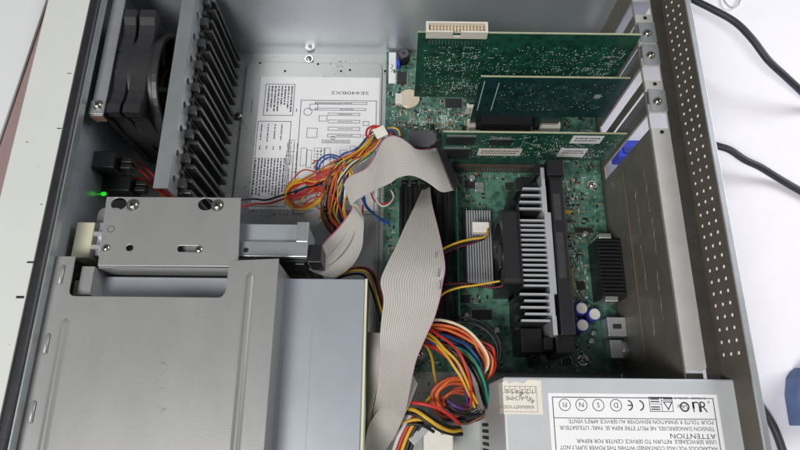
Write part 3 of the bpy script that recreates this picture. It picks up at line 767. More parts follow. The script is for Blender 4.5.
text(b, '®', (csx - 3.4, cyl_y + 1.0, zz + .05), UU, VV, height=2.2, align='CENTER')
urx = 189.4
text(b, 'R', (urx + 2.2, cyl_y - 3.6, zz + .05), (1, 0, 0), (0, 1, 0), height=6.4, width=4.6, align='CENTER'); text(b, 'U', (urx - 2.0, cyl_y - 3.6 + 6.2, zz + .05), UU, VV, height=6.4, width=4.4, align='CENTER')
for dx_ in (-.25, .25): bar(urx - 4.2 + dx_, urx - 3.4 + dx_, cyl_y - 1.5, cyl_y + 2.4)
text(b, '®', (urx + 6, cyl_y + 3.2, zz + .05), UU, VV, height=1.6, align='CENTER')
text(b, 'E178658   LEVEL 3', (urx + 4.5, cyl_y + 5.2, zz + .05), UU, VV, height=1.3, width=19)
yb = 0.0
for (s_, dy, x_end, h) in (("POUR TOUTE R SPARATION RENVOYER AU SERVICE APRE'S VENTE.", -3.4, bx0 + 9, 2.3),
                         ("TENSION DANGEREUSES, NE PEUT ETRE REPA SE. PARL' UTILISATEUR.", 0.4, bx0 + 3, 2.3),
                         ('ATTENTION', 4.4, bx1 - 30, 2.9),
                         ('USER SERVICEABLE. RETURN TO SERVICE CENTER FOR REPAIR.', 8.0, bx0 + 13, 2.3),
                         ('HAZARDOUS VOLTAGE CONTAINED WITHIN THIS POWER SUPPLY,NOT', 11.8, bx0 + 3, 2.3)):
    xs_ = bx1 - 2
    text(b, s_, (xs_, yb - dy, zz + .05), UU, VV, height=h, width=xs_ - x_end)
lb_ = b.build('print', ['ink', 'greyink'], lb)
# torn warranty sticker wrapping over the corner edge
r_, = [(68.5,6.1,91.4,26.9)]
sx0, sy0, sx1, sy1 = 67.2, r_[1], r_[2], r_[3]
sk = MB(); sheet(sk, [(sx0, sy0), (sx1, sy0), (sx1, sy1 - .3), (sx1 - 8, sy1), (sx1 - 11, sy1 - 2.2), (sx1 - 16, sy1 - 1), (sx1 - 21, sy1 - 2.4), (sx0 + 4, sy1 - 2), (sx0 + 2, sy1 - .5), (sx0, sy1 - 1.5)], [], .25, (0, 0, ZP + .12))
sk.box(67.1, 67.4, sy0 + .5, sy1 - 1.5, ZP - 14, ZP + .2)
sko = sk.build('warranty_sticker', 'sticker', psu)
b = MB(); zz = ZP + .25
cw = (sx1 - 4 - (sx0 + 1)) / 6
for k in range(7): bar(sx0 + 1 + k * cw, sx0 + 1.25 + k * cw, sy0 + 13, sy1 - 4.0, 1)
bar(sx0 + 1, sx1 - 3, sy1 - 4.2, sy1 - 4.0, 1); bar(sx0, sx1 - 3, sy0 + 12.8, sy0 + 13, 1); bar(sx0, sx1 - 3, sy0 + 1.4, sy0 + 1.6, 1); bar(sx1 - 3.2, sx1 - 3, sy0 + 1.6, sy1 - 4, 1)
for k, s_ in enumerate('654321'): text(b, s_, (sx0 + 1 + (k + .5) * cw, sy1 - 5.8, zz + .05), UU, VV, height=3.0, align='CENTER', m=1)
text(b, 'ACHME', (sx0 + 13, sy0 + 10.8, zz + .05), UU, VV, height=2.6, width=11.5, m=1)
text(b, 'WARRANTY VOID IF', (sx1 - 5, sy0 + 5.4, zz + .05), UU, VV, height=2.1, width=22, m=1)
text(b, 'REV. B', (sx1 - 4.5, sy0 + 8.5, zz + .07), (-.86, .5, 0), (-.5, -.86, 0), height=2.6, m=0)
b.build('print', ['ink', 'greyink'], sko)

# ---------------------------------------------------------------- drives and bay
cd = thing('disc_drive', 'wide pale blue grey disc drive box under the bay cover, cream strip on its edge', 'disc drive', (-120, 22, 30))
MB().box(-214, -22.5, -50, 96.5, 34, 84).build('drive_case', 'drive', cd, bevel=.8)
MB().box(-22.4, -20.8, -50, 96.6, 40, 84.4).build('edge_strip', 'cream', cd)
MB().box(-58, -57.6, -49, 60, 84, 84.08).box(-77, -76.7, -49, 50, 84, 84.08).build('pressed_seam', 'tray', cd)
MB().box(-228, -214.1, -48, 94, 36, 82).build('front_bezel', 'cream', cd, bevel=1)

bay = thing('bay_cover', 'flat light grey sheet metal drive bay cover with two long ribs and notched top', 'metal cover', (-156, 10, 20))
ZT = 107
outer = [(-233, -88), (-79.5, -88), (-79.5, 104.5), (-112.8, 102.6), (-113, 82)]
outer += [(-113.6 - 4 * (1 - math.cos(t)) , 77.5 + 4 * (1 - math.sin(t))) for t in (.3, .8, 1.2, 1.57)]
outer += [(-212 - 4 * math.sin(t), 77.5 + 4 * (1 - math.cos(t))) for t in (0, .5, 1.0, 1.57)] + [(-216, 90), (-216.2, 104.5), (-233, 104.5)]
b = MB(); sheet(b, outer, [], 1.2, (0, 0, ZT), bevel=.3)
b.box(-80.6, -79.6, -88, 102, 20, ZT - .7).box(-233, -232, -88, 102, 20, ZT - .7)
b.build('cover_sheet', 'tray', bay)
def rib(x0, y0, x1, y1, w):
    d = Vector((x1 - x0, y1 - y0, 0)); L_ = d.length; d.normalize(); n = Vector((-d.y, d.x, 0)); bb = MB(); N_ = 40; K = 8
    idx = []
    for i in range(N_ + 1):
        s = L_ * i / N_; e = min(1, min(s, L_ - s) / (w * .6)); e = math.sqrt(max(0, 1 - (1 - e) ** 2))
        row = []
        for k in range(K + 1):
            t = -1 + 2 * k / K; h = (math.cos(t * math.pi) * .5 + .5) * 1.5 * e
            p = Vector((x0, y0, ZT + .62)) + d * s + n * (t * w * .5 * max(e, .05)); row.append(len(bb.v)); bb.v.append((p.x, p.y, p.z + h))
        idx.append(row)
    for i in range(N_):
        for k in range(K): bb.face([idx[i][k], idx[i + 1][k], idx[i + 1][k + 1], idx[i][k + 1]], 0, True)
    bb.build('rib', 'tray', bay)
q = [(-214.5,63.1,107.0),(-211.1,-22.7,107.0),(-97.6,95.1,107.0),(-95.5,-21.8,107.0)]
rib(q[0][0], q[0][1], q[0][0] + 1, q[1][1], 6.5); rib(q[2][0], q[2][1], q[2][0] + .5, q[3][1], 6.5)
for p in [(-223.0,91.7,107.0),(-223.8,46.3,107.0),(-224.1,4.7,107.0)]:
    lo = MB().lathe((p[0], p[1] - 7, ZT + .5), (0, 1, 0), [(.2, 0), (1.5, 1), (1.5, 13), (.2, 14)], 12).build('louvre', 'tray', bay)
    MB().box(p[0] + .9, p[0] + 1.7, p[1] - 6, p[1] + 6, ZT + .6, ZT + .72).build('slit', 'dark', lo)
b = MB(); rs = random.Random(6)
for (cx_, cy_, n_) in ((-146, 32, 3), (-150, 22, 2), (-148, 8, 2), (-126, 66, 2)):
    for _ in range(n_):
        a_ = rs.uniform(-.5, 1.2); l_ = rs.uniform(.8, 3.2); x_, y_ = cx_ + rs.uniform(-6, 6), cy_ + rs.uniform(-5, 5)
        b.obox((x_, y_, ZT + .61), (math.cos(a_) * l_, math.sin(a_) * l_, 0), (-math.sin(a_) * .1, math.cos(a_) * .1, 0), (0, 0, .03))
b.build('scratch', 'w_grey', bay)
MB().box(-235.2, -233.2, -88, 104, ZT - 6, ZT + .8).build('edge_lip', 'cream', bay)
MB().box(-214.5, -206, 80, 99.5, 20, 100).build('inner_post', 'tray', bay)

pl = thing('mounting_plate', 'grey steel mounting plate with two keyholes and four screws over the floppy drive', 'metal plate', (-158, 125, 70))
zp = 97.5
def keyhole(x, y): 
    a = circ(x, y, 6.2, 20)
    return [p for p in a if p[0] < x + 4.4] and a
h1 = (-198.1,146.1); h2 = (-136.4,146.4)
q = [(-207.5,151.3,97.5),(-112.0,151.7,97.5),(-109.2,100.9,97.5),(-205.1,100.5,97.5)]
hs = [circ(h1[0], h1[1], 5.6, 20, 4.6), circ(h2[0], h2[1], 5.6, 20, 4.6)]
p1 = (-185.3,113.6); hs.append(circ(p1[0], p1[1], 2.7, 14, 2.3))
p2 = (-145.8,113.3); hs.append(rect(p2[0] - 6.5, p2[1] - 2.2, p2[0] + 9, p2[1] + 2.2, 2))
b = MB(); sheet(b, [(p[0], p[1]) for p in reversed(q)], hs, 1.4, (0, 0, zp), bevel=.35)
b.box(q[3][0], q[2][0] + .5, 99.2, 100.4, 60, zp - .8)
b.build('plate', 'tray', pl)
for p in [(-187.7,145.1,98.3),(-127.9,145.4,98.3),(-201.4,113.2,98.3),(-137.1,112.8,98.3)]: screw(pl, p, 3.3 if p[1] > 130 else 2.6, washer=p[1] > 130)
b = MB(); sheet(b, rect(-222, 128, -204, 150, 5), [], 1.2, (0, 0, 78)); b.build('side_tab', 'tray', pl)
q = (-200.3,127.1,98.2)
b = MB(); sheet(b, circ(q[0], q[1], 2.6, 18), [circ(q[0], q[1], 2.1, 18)], .15, (0, 0, zp + .75)); b.build('pressed_ring', 'greyink', pl)

fd = thing('floppy_drive', 'silver floppy drive standing on its edge under the mounting plate, cream front', 'floppy drive', (-140, 122, -8))
MB().box(-229, -216, 108, 134.5, -7, 91).build('front_bezel', 'cream', fd, bevel=.8)
b = MB().box(-216, -64.5, 111, 136, -6, 86); b.build('drive_case', 'drive', fd, bevel=.4)
MB().box(-210, -63.5, 110.4, 121.5, 86.1, 91).box(-72, -63.5, 121.6, 136.6, 86.1, 90.4).build('side_rail', 'zinc', fd, bevel=.4)
MB().box(-215, -206, 124, 127, 86, 92).box(-215, -204, 114, 117, 86.2, 93).build('rail_tab', 'alu', fd)
q = (-106.6,114.9,91.0)
MB().cyl((q[0], q[1], 91), (0, 0, 1), 1.8, .15, 14).build('screw_hole', 'dark', fd)
b = MB().box(-92, -58.5, 108.8, 110.2, 6, 84); fb = b.build('circuit_board', 'slotblk', fd)
b = MB()
for (x0, x1, z0, z1) in ((-70, -69, 30, 82), (-76, -69, 60, 61.5), (-64, -63.2, 20, 80), (-88, -70, 40, 41), (-62, -61, 40, 84)): b.box(x0, x1, 108.5, 108.8, z0, z1)
b.build('gold_track', 'gold', fb)
MB().box(-63.4, -54, 108, 121, 60, 86).build('rear_socket', 'slotblk', fd, bevel=.4)

# ---------------------------------------------------------------- case fan, its bar, and the card guide rack
fan = thing('case_fan', 'large black case fan at the upper left behind the silver bar', 'fan', (-205, 264, 2))
FY, FZ = 263, 56
def fan_flange(xc, t): 
    bb = MB(); h = 46
    sheet(bb, rect(FY - h, FZ - h, FY + h, FZ + h, 7), [circ(FY, FZ, 42.5, 40)], t, (xc, 0, 0), (0, 1, 0), (0, 0, 1), bevel=.8)
    return bb
b = fan_flange(-221, 4); c2 = MB(); sheet(c2, circ(FY, FZ, 46, 48), [circ(FY, FZ, 43, 48)], 5, (-187.5, 0, 0), (0, 1, 0), (0, 0, 1), bevel=.8)
for me_ in (c2,):
    o_ = len(b.v); b.v += me_.v
    for f_, m_, s_ in zip(me_.f, me_.m, me_.s): b.face([o_ + i for i in f_], m_, s_)
# drum between the flanges, tapered wings
n = 48
i0 = len(b.v)
for x, r in ((-222, 43.6), (-214, 45.2), (-204, 45.6), (-195, 45.2), (-187, 43.6)):
    for k in range(n): a = 2 * math.pi * k / n; b.v.append((x, FY + r * math.cos(a), FZ + r * math.sin(a)))
for j in range(4):
    for k in range(n): k2 = (k + 1) % n; b.face([i0 + j * n + k, i0 + j * n + k2, i0 + (j + 1) * n + k2, i0 + (j + 1) * n + k], 0, True)
for sy in (-1, 1):
    for sz in (-1, 1):
        pg = [(46, 46), (39, 46), (33, 43.6), (25, 42.6), (15, 43.6), (8, 44.6), (30, 30), (44.6, 8), (43.6, 15), (42.6, 25), (43.6, 33), (46, 39)]
        pg = [(FY + sy * p_, FZ + sz * q_) for p_, q_ in pg]
        if sy * sz < 0: pg.reverse()
        for xc, t in ((-214.3, 12.6), (-199.3, 12.6)): sheet(b, pg, [], t, (xc, 0, 0), (0, 1, 0), (0, 0, 1), bevel=.8)
fo = b.build('fan_frame', 'fanblk', fan)
b = MB().lathe((-212, FY, FZ), (1, 0, 0), [(17, 0), (19, 2), (19, 20), (17, 22)], 32)
for k in range(7):
    a = 2 * math.pi * k / 7 + .3; u = Vector((0, math.cos(a), math.sin(a))); w = Vector((0, -math.sin(a), math.cos(a)))
    b.obox(Vector((-202, FY, FZ)) + u * 30, u * 11, w * 10 + Vector((8, 0, 0)), (w * -.6 + Vector((.8, 0, 0))) * .8)
b.build('fan_rotor', 'black', fan)
b = MB()
for a in (.5, 2.07, 3.64, 5.2):
    u = Vector((0, math.cos(a), math.sin(a))); w = Vector((0, -math.sin(a), math.cos(a)))
    b.obox(Vector((-187.5, FY, FZ)) + u * 30, u * 13, w * 1.8, (1, 0, 0))
b.lathe((-189, FY, FZ), (1, 0, 0), [(18, 0), (18, 2)], 28)
b.build('motor_mount', 'fanblk', fan)

bar_ = thing('fan_bar', 'silver steel bar beside the black fan, screwed down at its lower end', 'metal bar', (-222, 275, 90))
MB().box(-227.5, -218, 213, 344, 102.6, 104).box(-227.5, -226.3, 213, 344, 92, 102.5).build('bar', 'zinc', bar_, bevel=.4)
MB().box(-228, -217.6, 213.5, 225, 104.1, 105.2).build('tab', 'zinc', bar_, bevel=.3)
screw(bar_, (-222.7,221.0,105.3), 3.0)
MB().box(-227, -218, 211.8, 212.9, 97, 104.6).build('end_lip', mat('rust_edge', lin(128, 108, 92), .5, .3), bar_)

rack = thing('card_guide_rack', 'silver card guide rail with holes and a row of black plastic guides', 'card guide', (-165, 250, -8))
b = MB().box(-173, -162.4, 156, 344, 102.8, 104)
hl = [circ(166.5 + k * 20.32, 95.5, 3.0, 14) for k in range(9)]
sheet(b, rect(156, 70, 344, 103), hl, 1.2, (-163, 0, 0), (0, 1, 0), (0, 0, 1))
b.box(-163.6, -162.4, 156, 344, -7.5, 69.9)
b.build('rail', 'zinc', rack)
MB().box(-162.38, -162.0, 156.5, 343, -7, 86).build('dark_gap_sheet', 'dark', rack)  # black sheet added for the shade between the guides
k = 0; yy = 166.5
while yy < 340:
    b = MB().box(-162.3, -160.6, yy - 7.5, yy + 7.5, 0, 84).box(-160.6, -154, yy - 5.6, yy - 2.6, 0, 82).box(-160.6, -154, yy + 2.6, yy + 5.6, 0, 84)
    b.box(-162.3, -156.5, yy - 3.6, yy + 3.6, 84.1, 89)
    gd = b.build('guide', 'guide', rack, bevel=.4)
    MB().cyl((-162.2, yy + 9.6, 86), (1, 0, 0), 2.0, 2.2, 12).build('guide_peg', 'guide', gd)
    yy += 20.32

# ---------------------------------------------------------------- ribbon cables
def ribbon(parent, edges, n=34, sub=7, pink='a', slits=(), amp=.7, name='ribbon', lab=None):
    A = catmull([e[0] for e in edges], sub); B = catmull([e[1] for e in edges], sub); per = 4; W_ = n * per
    b = MB(); rows = []
    for i, (a, c) in enumerate(zip(A, B)):
        j0, j1 = max(i - 1, 0), min(i + 1, len(A) - 1); row = []
        for k in range(W_ + 1):
            s = k / W_; p = a.lerp(c, s)
            t = (A[j1].lerp(B[j1], s) - A[j0].lerp(B[j0], s)); nn = t.cross(c - a)
            nn = nn.normalized() if nn.length > 1e-6 else Vector((0, 0, 1))
            h = math.sqrt(abs(math.sin(math.pi * k / per))) * amp
            row.append(len(b.v)); b.v.append(tuple(p + nn * h))
        rows.append(row)
    for i in range(len(rows) - 1):
        f = i / (len(rows) - 1)
        for k in range(W_):
            s = k / W_
            if any(s0 < s < s0 + w_ and f0 < f < f1 for s0, w_, f0, f1 in slits): continue
            mi = 1 if (k < per * .6 and pink == 'a') or (k >= W_ - per * .6 and pink == 'b') else 0
            b.face([rows[i][k], rows[i + 1][k], rows[i + 1][k + 1], rows[i][k + 1]], mi, False)
    o = b.build(name, ['ribbon', 'pink'], parent)
    sl = o.modifiers.new('thickness', 'SOLIDIFY'); sl.thickness = .7 * S; sl.offset = -1
    if lab: note(o, lab)
    return o
def pairs(a, b_): return list(zip(a, b_))

rb1 = thing('ribbon_cable', 'wavy grey ribbon cable arching from the black plug to the left and folding down', 'ribbon cable', (1.6,219.0,20.0), 'grey ribbon cables')
ribbon(rb1, pairs([(33.5,227.1,30.0),(25.0,219.2,42.0),(14.5,213.2,54.0),(7.8,214.5,62.0),(0.4,216.7,68.0),(-6.7,215.9,72.0),(-13.6,209.1,74.0),(-18.8,196.1,74.0),(-25.5,185.9,74.0),(-37.1,180.7,72.0),(-41.8,175.6,68.0)],
                  [(48.2,187.1,30.0),(36.1,179.5,44.0),(25.8,183.1,52.0),(16.8,185.7,58.0),(8.7,186.0,62.0),(0.0,182.9,64.0),(-5.4,177.8,66.0),(-13.9,172.6,68.0),(-23.7,166.7,70.0),(-31.2,161.7,70.0),(-35.8,158.3,68.0)]), 26)
ribbon(rb1, pairs([(-41.9,175.9,67.5),(-38.9,170.6,64.0),(-35.8,160.4,58.0),(-41.1,151.1,56.0),(-47.5,141.3,58.0),(-54.3,131.9,62.0),(-59.4,122.7,66.0),(-63.8,116.9,70.0),(-68.5,114.8,72.0)],
                  [(-35.8,158.5,67.5),(-30.9,158.9,60.0),(-27.6,155.2,47.0),(-27.6,144.1,40.0),(-28.8,130.7,40.0),(-35.2,116.1,45.0),(-47.3,105.5,52.0),(-60.0,106.5,60.0),(-67.7,110.3,66.0)]), 24,
       slits=((.30, .03, .45, .9), (.55, .035, .4, .8)), lab='lower length of grey ribbon with two slits')
c0 = Vector((34.2,230.5,27.0)); c1 = Vector((49.4,187.5,27.0)); d = (c1 - c0).normalized()
b = MB().obox((c0 + c1) / 2, (c1 - c0) / 2, Vector((d.y, -d.x, 0)) * -3.2, (0, 0, 8)); b.build('plug', 'slotblk', rb1, bevel=.6)
b = MB().obox((-69.6,116.1,70.0), (3.5, 0, 0), (0, 9, 0), (0, 0, 12)); note(b.build('plug', 'slotblk', rb1, bevel=.5), 'black plug at the floppy drive')

rb2 = thing('ribbon_cable', 'widest grey ribbon cable fanning from a point at the memory sockets down over the wires', 'ribbon cable', (10.8,103.0,20.0), 'grey ribbon cables')
ribbon(rb2, pairs([(22.9,196.0,12.0),(14.5,172.3,30.0),(5.9,147.9,50.0),(-0.9,125.9,68.0),(-7.3,108.8,80.0),(-11.5,94.5,87.0),(-9.1,81.4,89.0),(-10.2,68.2,89.0),(-11.1,54.9,87.0),(-10.6,42.8,82.0),(-12.8,21.6,72.0),(-15.8,5.5,56.0),(-16.7,-5.9,42.0)],
                  [(27.2,197.2,14.0),(28.8,175.0,28.0),(32.4,148.2,45.0),(34.9,125.5,60.0),(35.6,108.6,71.0),(33.2,96.1,76.0),(30.6,82.9,80.0),(26.1,68.4,82.0),(21.9,59.4,82.0),(14.3,41.9,80.0),(11.1,28.4,74.0),(6.7,6.3,60.0),(-0.8,-11.2,42.0)]), 24, pink='b', amp=.8)
b = MB().obox((25.7,197.8,10.0), (4, 0, 0), (0, 10, 0), (0, 0, 6)); b.build('plug', 'slotblk', rb2, bevel=.5)
b = MB()
for px, py, s_ in ((437, 253, 5), (439.5, 270, 3), (440.5, 281, 3)): pass
for (p0, z_) in zip([(29.1,120.6,66.0),(30.1,105.7,76.0),(30.9,96.3,78.5)], (0, 0, 0)):
    for k in range(3): b.box(p0[0] - .5, p0[0] + .5, p0[1] - k * 2.2 - .7, p0[1] - k * 2.2 + .7, p0[2] + .9, p0[2] + 1.2)
b.build('ink_mark', 'greyink', rb2)

rb3 = thing('ribbon_cable', 'narrow ribbon strip hanging straight down beside the disc drive edge', 'ribbon cable', (-18.5,31.8,20.0), 'grey ribbon cables')
ribbon(rb3, pairs([(-21.6,62.6,62.0),(-21.0,47.9,66.0),(-20.6,28.8,64.0),(-21.0,12.2,54.0),(-21.4,-4.5,50.0),(-21.8,-21.2,46.0)], [(-8.1,60.4,68.0),(-9.2,47.3,72.0),(-11.1,35.2,70.0),(-14.4,16.8,62.0),(-17.7,0.8,56.0),(-18.8,-21.0,50.0)]), 12, pink='')
rb4 = thing('ribbon_cable', 'finely ribbed ribbon cable curling away at the bottom edge under the widest one', 'ribbon cable', (-4.1,2.5,20.0), 'grey ribbon cables')
ribbon(rb4, pairs([(8.8,39.7,52.0),(0.2,24.0,56.0),(-8.8,12.2,60.0),(-15.5,3.5,62.0),(-19.5,-5.7,60.0),(-21.3,-22.6,56.0)], [(15.3,27.1,52.0),(10.2,14.4,58.0),(4.6,2.3,64.0),(0.5,-6.9,58.0),(-5.0,-15.2,44.0),(-10.8,-23.7,34.0)]), 26, pink='', amp=.7)

# ---------------------------------------------------------------- wires
def wire(parent, pts, col, r=.85, twist=0):
    o = MB().tube(pts, r, 8, 0, 7).build('wire', 'w_' + col, parent)
    return note(o, col + ' wire')
def off(pts, dx, dy, dz=0, amp=0, seed=0):
    rr = random.Random(seed)
    return [(x + dx + rr.uniform(-amp, amp), y + dy + rr.uniform(-amp, amp), z + dz + rr.uniform(-amp, amp) * .5) for x, y, z in pts]

fw = thing('wire_bundle', 'tangled bundle of red, yellow, blue and black wires over the white printed sheet', 'wires', (-52.8,217.7,0.0), 'wire bundles')
r_ = (-14.1,233.8,40.0)
MB().obox((-15.2,231.7,44.0), (4.5, 2.5, 0), (2.2, -4.2, 0), (0, 0, 4)).build('plug', 'white', fw, bevel=.5)
trunk = [(-18.9,227.9,44.0),(-25.3,217.5,46.0),(-34.2,209.2,46.0),(-44.9,203.6,44.0),(-54.9,198.9,42.0),(-63.2,195.2,40.0),(-72.7,191.4,36.0)]
cols = 2 * ['red', 'yellow', 'rust', 'red', 'brown', 'yellow', 'red', 'black', 'rust', 'orange', 'red', 'green', 'black', 'yellow', 'blue', 'red', 'brown', 'black', 'white', 'yellow']
for k, c_ in enumerate(cols):
    a = k * 2.4; rad = 2.2 + 5.4 * ((k * 7) % 10) / 10
    tp = off(trunk, rad * math.cos(a), rad * math.sin(a), 2.6 * math.sin(a * 1.7), 1.0, k)
    if k in (0, 3, 6, 10, 20, 26): tail = [(-83.5,192.7,26.0),(-94.1,190.3,18.0),(-96.0,186.7,13.0),(-90.4,185.8,12.0),(-74.7,190.3,14.0),(-65.3,189.8,20.0)]
    elif k in (1, 5, 21): tail = [(-84.1,193.7,28.0),(-93.7,190.4,20.0),(-96.5,183.5,14.0),(-90.8,177.8,12.0),(-79.1,175.8,14.0),(-66.2,178.9,22.0),(-57.0,186.9,32.0),(-50.0,193.5,38.0),(-43.0,200.9,46.0)]
    elif k in (2, 8, 22): tail = [(-86.4,193.5,24.0),(-95.1,188.3,16.0),(-95.4,182.4,12.0),(-86.3,175.1,12.0),(-75.4,176.5,16.0),(-65.4,179.8,22.0),(-55.3,189.7,34.0),(-48.2,197.2,42.0)]
    else: tail = None
    if tail: pts = tp + off(tail, (k % 4 - 1.5) * 1.7, (k % 3 - 1) * 1.6, k % 4 * 1.3, .5, k)
    else:
        end = [(-47.5,193.5,38.0),(-51.0,183.3,32.0),(-53.9,173.8,24.0),(-54.3,165.8,16.0),(-48.7,157.7,8.0),(-43.7,150.6,2.0)]
        pts = tp[:4] + off(end, (k % 20 - 11) * 1.25, (k % 3 - 1) * 1.2, (k % 5) * 2.0, 1.6, k)
    wire(fw, pts, c_, .66)
wire(fw, [(-21.2,219.4,46.0),(-26.4,226.8,46.0),(-26.6,234.3,46.0),(-21.7,239.2,44.0),(-14.9,238.3,44.0),(-10.6,235.6,42.0)], 'red', .9)
wire(fw, [(-22.9,220.4,44.0),(-24.6,227.6,48.0),(-22.3,234.7,48.0),(-16.5,236.3,46.0),(-10.7,236.6,42.0),(-5.5,233.0,40.0)], 'red', .9)
wire(fw, [(-12.3,234.6,44.0),(-7.2,236.1,44.0),(-3.0,235.7,42.0),(-0.4,233.0,40.0)], 'blue', .9); wire(fw, [(-10.7,237.5,42.0),(-4.7,238.6,42.0),(-0.4,236.7,42.0),(1.3,232.1,40.0)], 'yellow', .9)
wire(fw, [(-67.9,197.6,30.0),(-70.1,206.0,30.0),(-67.6,212.5,32.0),(-61.0,217.3,32.0),(-53.9,216.0,34.0),(-46.6,210.9,38.0),(-38.5,204.6,42.0)], 'blue', .8)
wire(fw, [(-66.2,196.7,30.0),(-67.4,205.5,31.0),(-64.8,210.2,33.0),(-59.9,214.5,33.0),(-53.7,213.2,35.0),(-46.5,208.2,38.0),(-38.4,201.9,42.0)], 'blue', .8)
wire(fw, [(-73.4,214.3,28.0),(-68.9,211.6,28.0),(-72.5,208.7,26.0),(-67.2,206.9,26.0),(-61.4,202.3,30.0)], 'orange', .6); wire(fw, [(-74.3,211.5,26.0),(-69.1,214.4,28.0),(-69.8,207.8,26.0),(-63.2,201.3,28.0),(-57.8,198.7,30.0)], 'brown', .6)
for k, (c_, dx_) in enumerate((('yellow', 0), ('green', 2.5), ('black', 5), ('blue', -2.5), ('red', 6.5), ('rust', -5), ('brown', 8), ('black', 9))):
    wire(fw, off([(-37.9,204.5,50.0),(-45.4,198.2,46.0),(-50.7,189.9,38.0),(-52.7,179.6,30.0),(-55.8,170.7,20.0),(-51.2,160.7,10.0),(-44.6,152.1,3.0)], dx_ * .8, dx_ * .3, 0, 1.5, k + 40), c_, .8)
for k, (c_, dx_) in enumerate((('white', 0), ('black', 2), ('yellow', 4))):
    wire(fw, off([(-26.5,209.2,50.0),(-36.0,200.9,52.0),(-44.2,194.6,48.0),(-49.4,188.2,42.0),(-50.2,180.5,30.0)], dx_, dx_ * .4, 0, .8, k + 70), c_, .7)
for k, (c_, p_) in enumerate((('red', [(-38.3,208.2,46.0),(-52.4,205.3,36.0),(-68.5,203.1,28.0),(-81.9,208.4,20.0),(-89.6,205.2,14.0),(-98.4,195.4,10.0),(-92.6,184.6,9.0),(-80.3,186.2,10.0)]), ('yellow', [(-39.8,204.5,46.0),(-54.1,200.7,34.0),(-66.7,193.7,24.0),(-79.7,186.5,14.0),(-88.6,179.5,10.0),(-98.5,181.7,9.0)]),
                              ('white', [(-35.1,210.1,46.0),(-48.8,209.0,40.0),(-61.4,207.0,32.0),(-70.0,202.0,22.0),(-66.1,195.2,16.0),(-57.4,192.4,14.0)]), ('black', [(-41.6,204.5,44.0),(-55.6,197.0,34.0),(-69.8,191.0,26.0),(-83.0,192.3,18.0),(-91.5,189.0,12.0)]), ('red', [(-43.2,201.8,44.0),(-50.8,193.3,30.0),(-62.0,187.0,18.0),(-74.7,185.5,12.0),(-82.6,180.5,10.0)]),
                              ('blue', [(-45.1,199.9,40.0),(-38.9,193.4,30.0),(-42.9,185.4,18.0),(-51.8,178.3,12.0),(-60.5,170.4,8.0)]), ('rust', [(-48.4,198.1,40.0),(-59.2,193.2,30.0),(-70.5,185.0,18.0),(-69.0,176.2,12.0),(-60.4,173.4,10.0)]))):
    wire(fw, off(p_, 0, 0, 0, .8, k + 12), c_, .6)
wire(fw, [(-65.7,171.1,16.0),(-56.8,172.5,20.0),(-50.7,174.6,22.0)], 'black', 1.1); wire(fw, [(-67.4,166.4,14.0),(-58.3,168.9,20.0),(-50.6,171.9,22.0)], 'yellow', 1.1); wire(fw, [(-65.9,174.8,16.0),(-57.5,174.5,22.0),(-51.7,177.3,22.0)], 'black', 1.1)

sl = thing('wire_pair', 'red and black wire pair running left across the printed sheet to the plate', 'wires', (-96.4,192.8,0.0), 'wire bundles')
wire(sl, [(-123.5,159.8,70.0),(-126.7,172.6,40.0),(-123.7,183.2,14.0),(-115.6,184.7,8.0),(-102.3,186.2,14.0),(-86.9,187.0,24.0),(-73.9,188.5,32.0),(-64.2,188.3,36.0),(-55.6,183.5,36.0),(-49.0,176.2,32.0),(-45.3,166.5,22.0)], 'black', .9)
wire(sl, [(-122.9,154.1,70.0),(-126.9,166.5,40.0),(-123.3,178.6,14.0),(-113.5,181.4,8.0),(-100.3,183.0,14.0),(-85.0,184.3,24.0),(-72.1,186.7,32.0),(-63.2,185.2,36.0),(-55.4,179.9,36.0),(-49.7,173.5,32.0),(-46.0,162.9,22.0)], 'red', .9)
fl = thing('wire_pair', 'blue twisted wires with a red and white loop crossing the board edge under the ribbon', 'wires', (-17.5,184.1,0.0), 'wire bundles')
wire(fl, [(-27.8,176.9,40.0),(-26.4,172.0,32.0),(-21.6,168.8,24.0),(-15.0,166.3,16.0),(-7.3,164.1,12.0)], 'blue', .9); wire(fl, [(-29.5,175.9,38.0),(-25.6,170.1,30.0),(-20.0,167.7,22.0),(-13.3,163.6,16.0),(-6.4,162.3,12.0)], 'blue', .9)
wire(fl, [(-22.1,179.6,40.0),(-19.7,175.8,34.0),(-14.0,173.8,30.0),(-8.2,175.5,28.0),(-4.1,180.8,26.0),(-3.3,186.2,24.0)], 'red', .7); wire(fl, [(-21.3,181.4,40.0),(-18.1,175.8,34.0),(-13.1,172.0,30.0),(-7.3,174.6,28.0),(-3.6,181.8,26.0),(-5.8,188.1,26.0)], 'white', .7)
wire(fl, [(-34.9,162.2,60.0),(-33.8,158.4,52.0),(-32.4,153.8,46.0),(-31.7,150.1,42.0)], 'yellow', 1.0); wire(fl, [(-28.4,169.0,40.0),(-29.3,163.3,34.0),(-32.9,157.3,26.0),(-35.6,152.2,20.0)], 'red', .8)

# power leads rising from behind the disc drive
dl = thing('wire_pair', 'yellow and black power leads curving beside the disc drive top corner', 'wires', (-21.0,107.1,0.0), 'wire bundles')
for k, (c_, dx_) in enumerate((('yellow', 0), ('black', -2.6), ('red', 3.5), ('black', 2.4))):
    wire(dl, off([(-46.9,110.7,34.0),(-35.4,113.4,40.0),(-25.6,112.0,46.0),(-19.9,105.2,48.0),(-16.0,95.1,44.0),(-12.1,83.5,36.0),(-8.2,72.7,26.0)], dx_ * .7, dx_ * .9, -abs(dx_), .4, k), c_, 1.0)
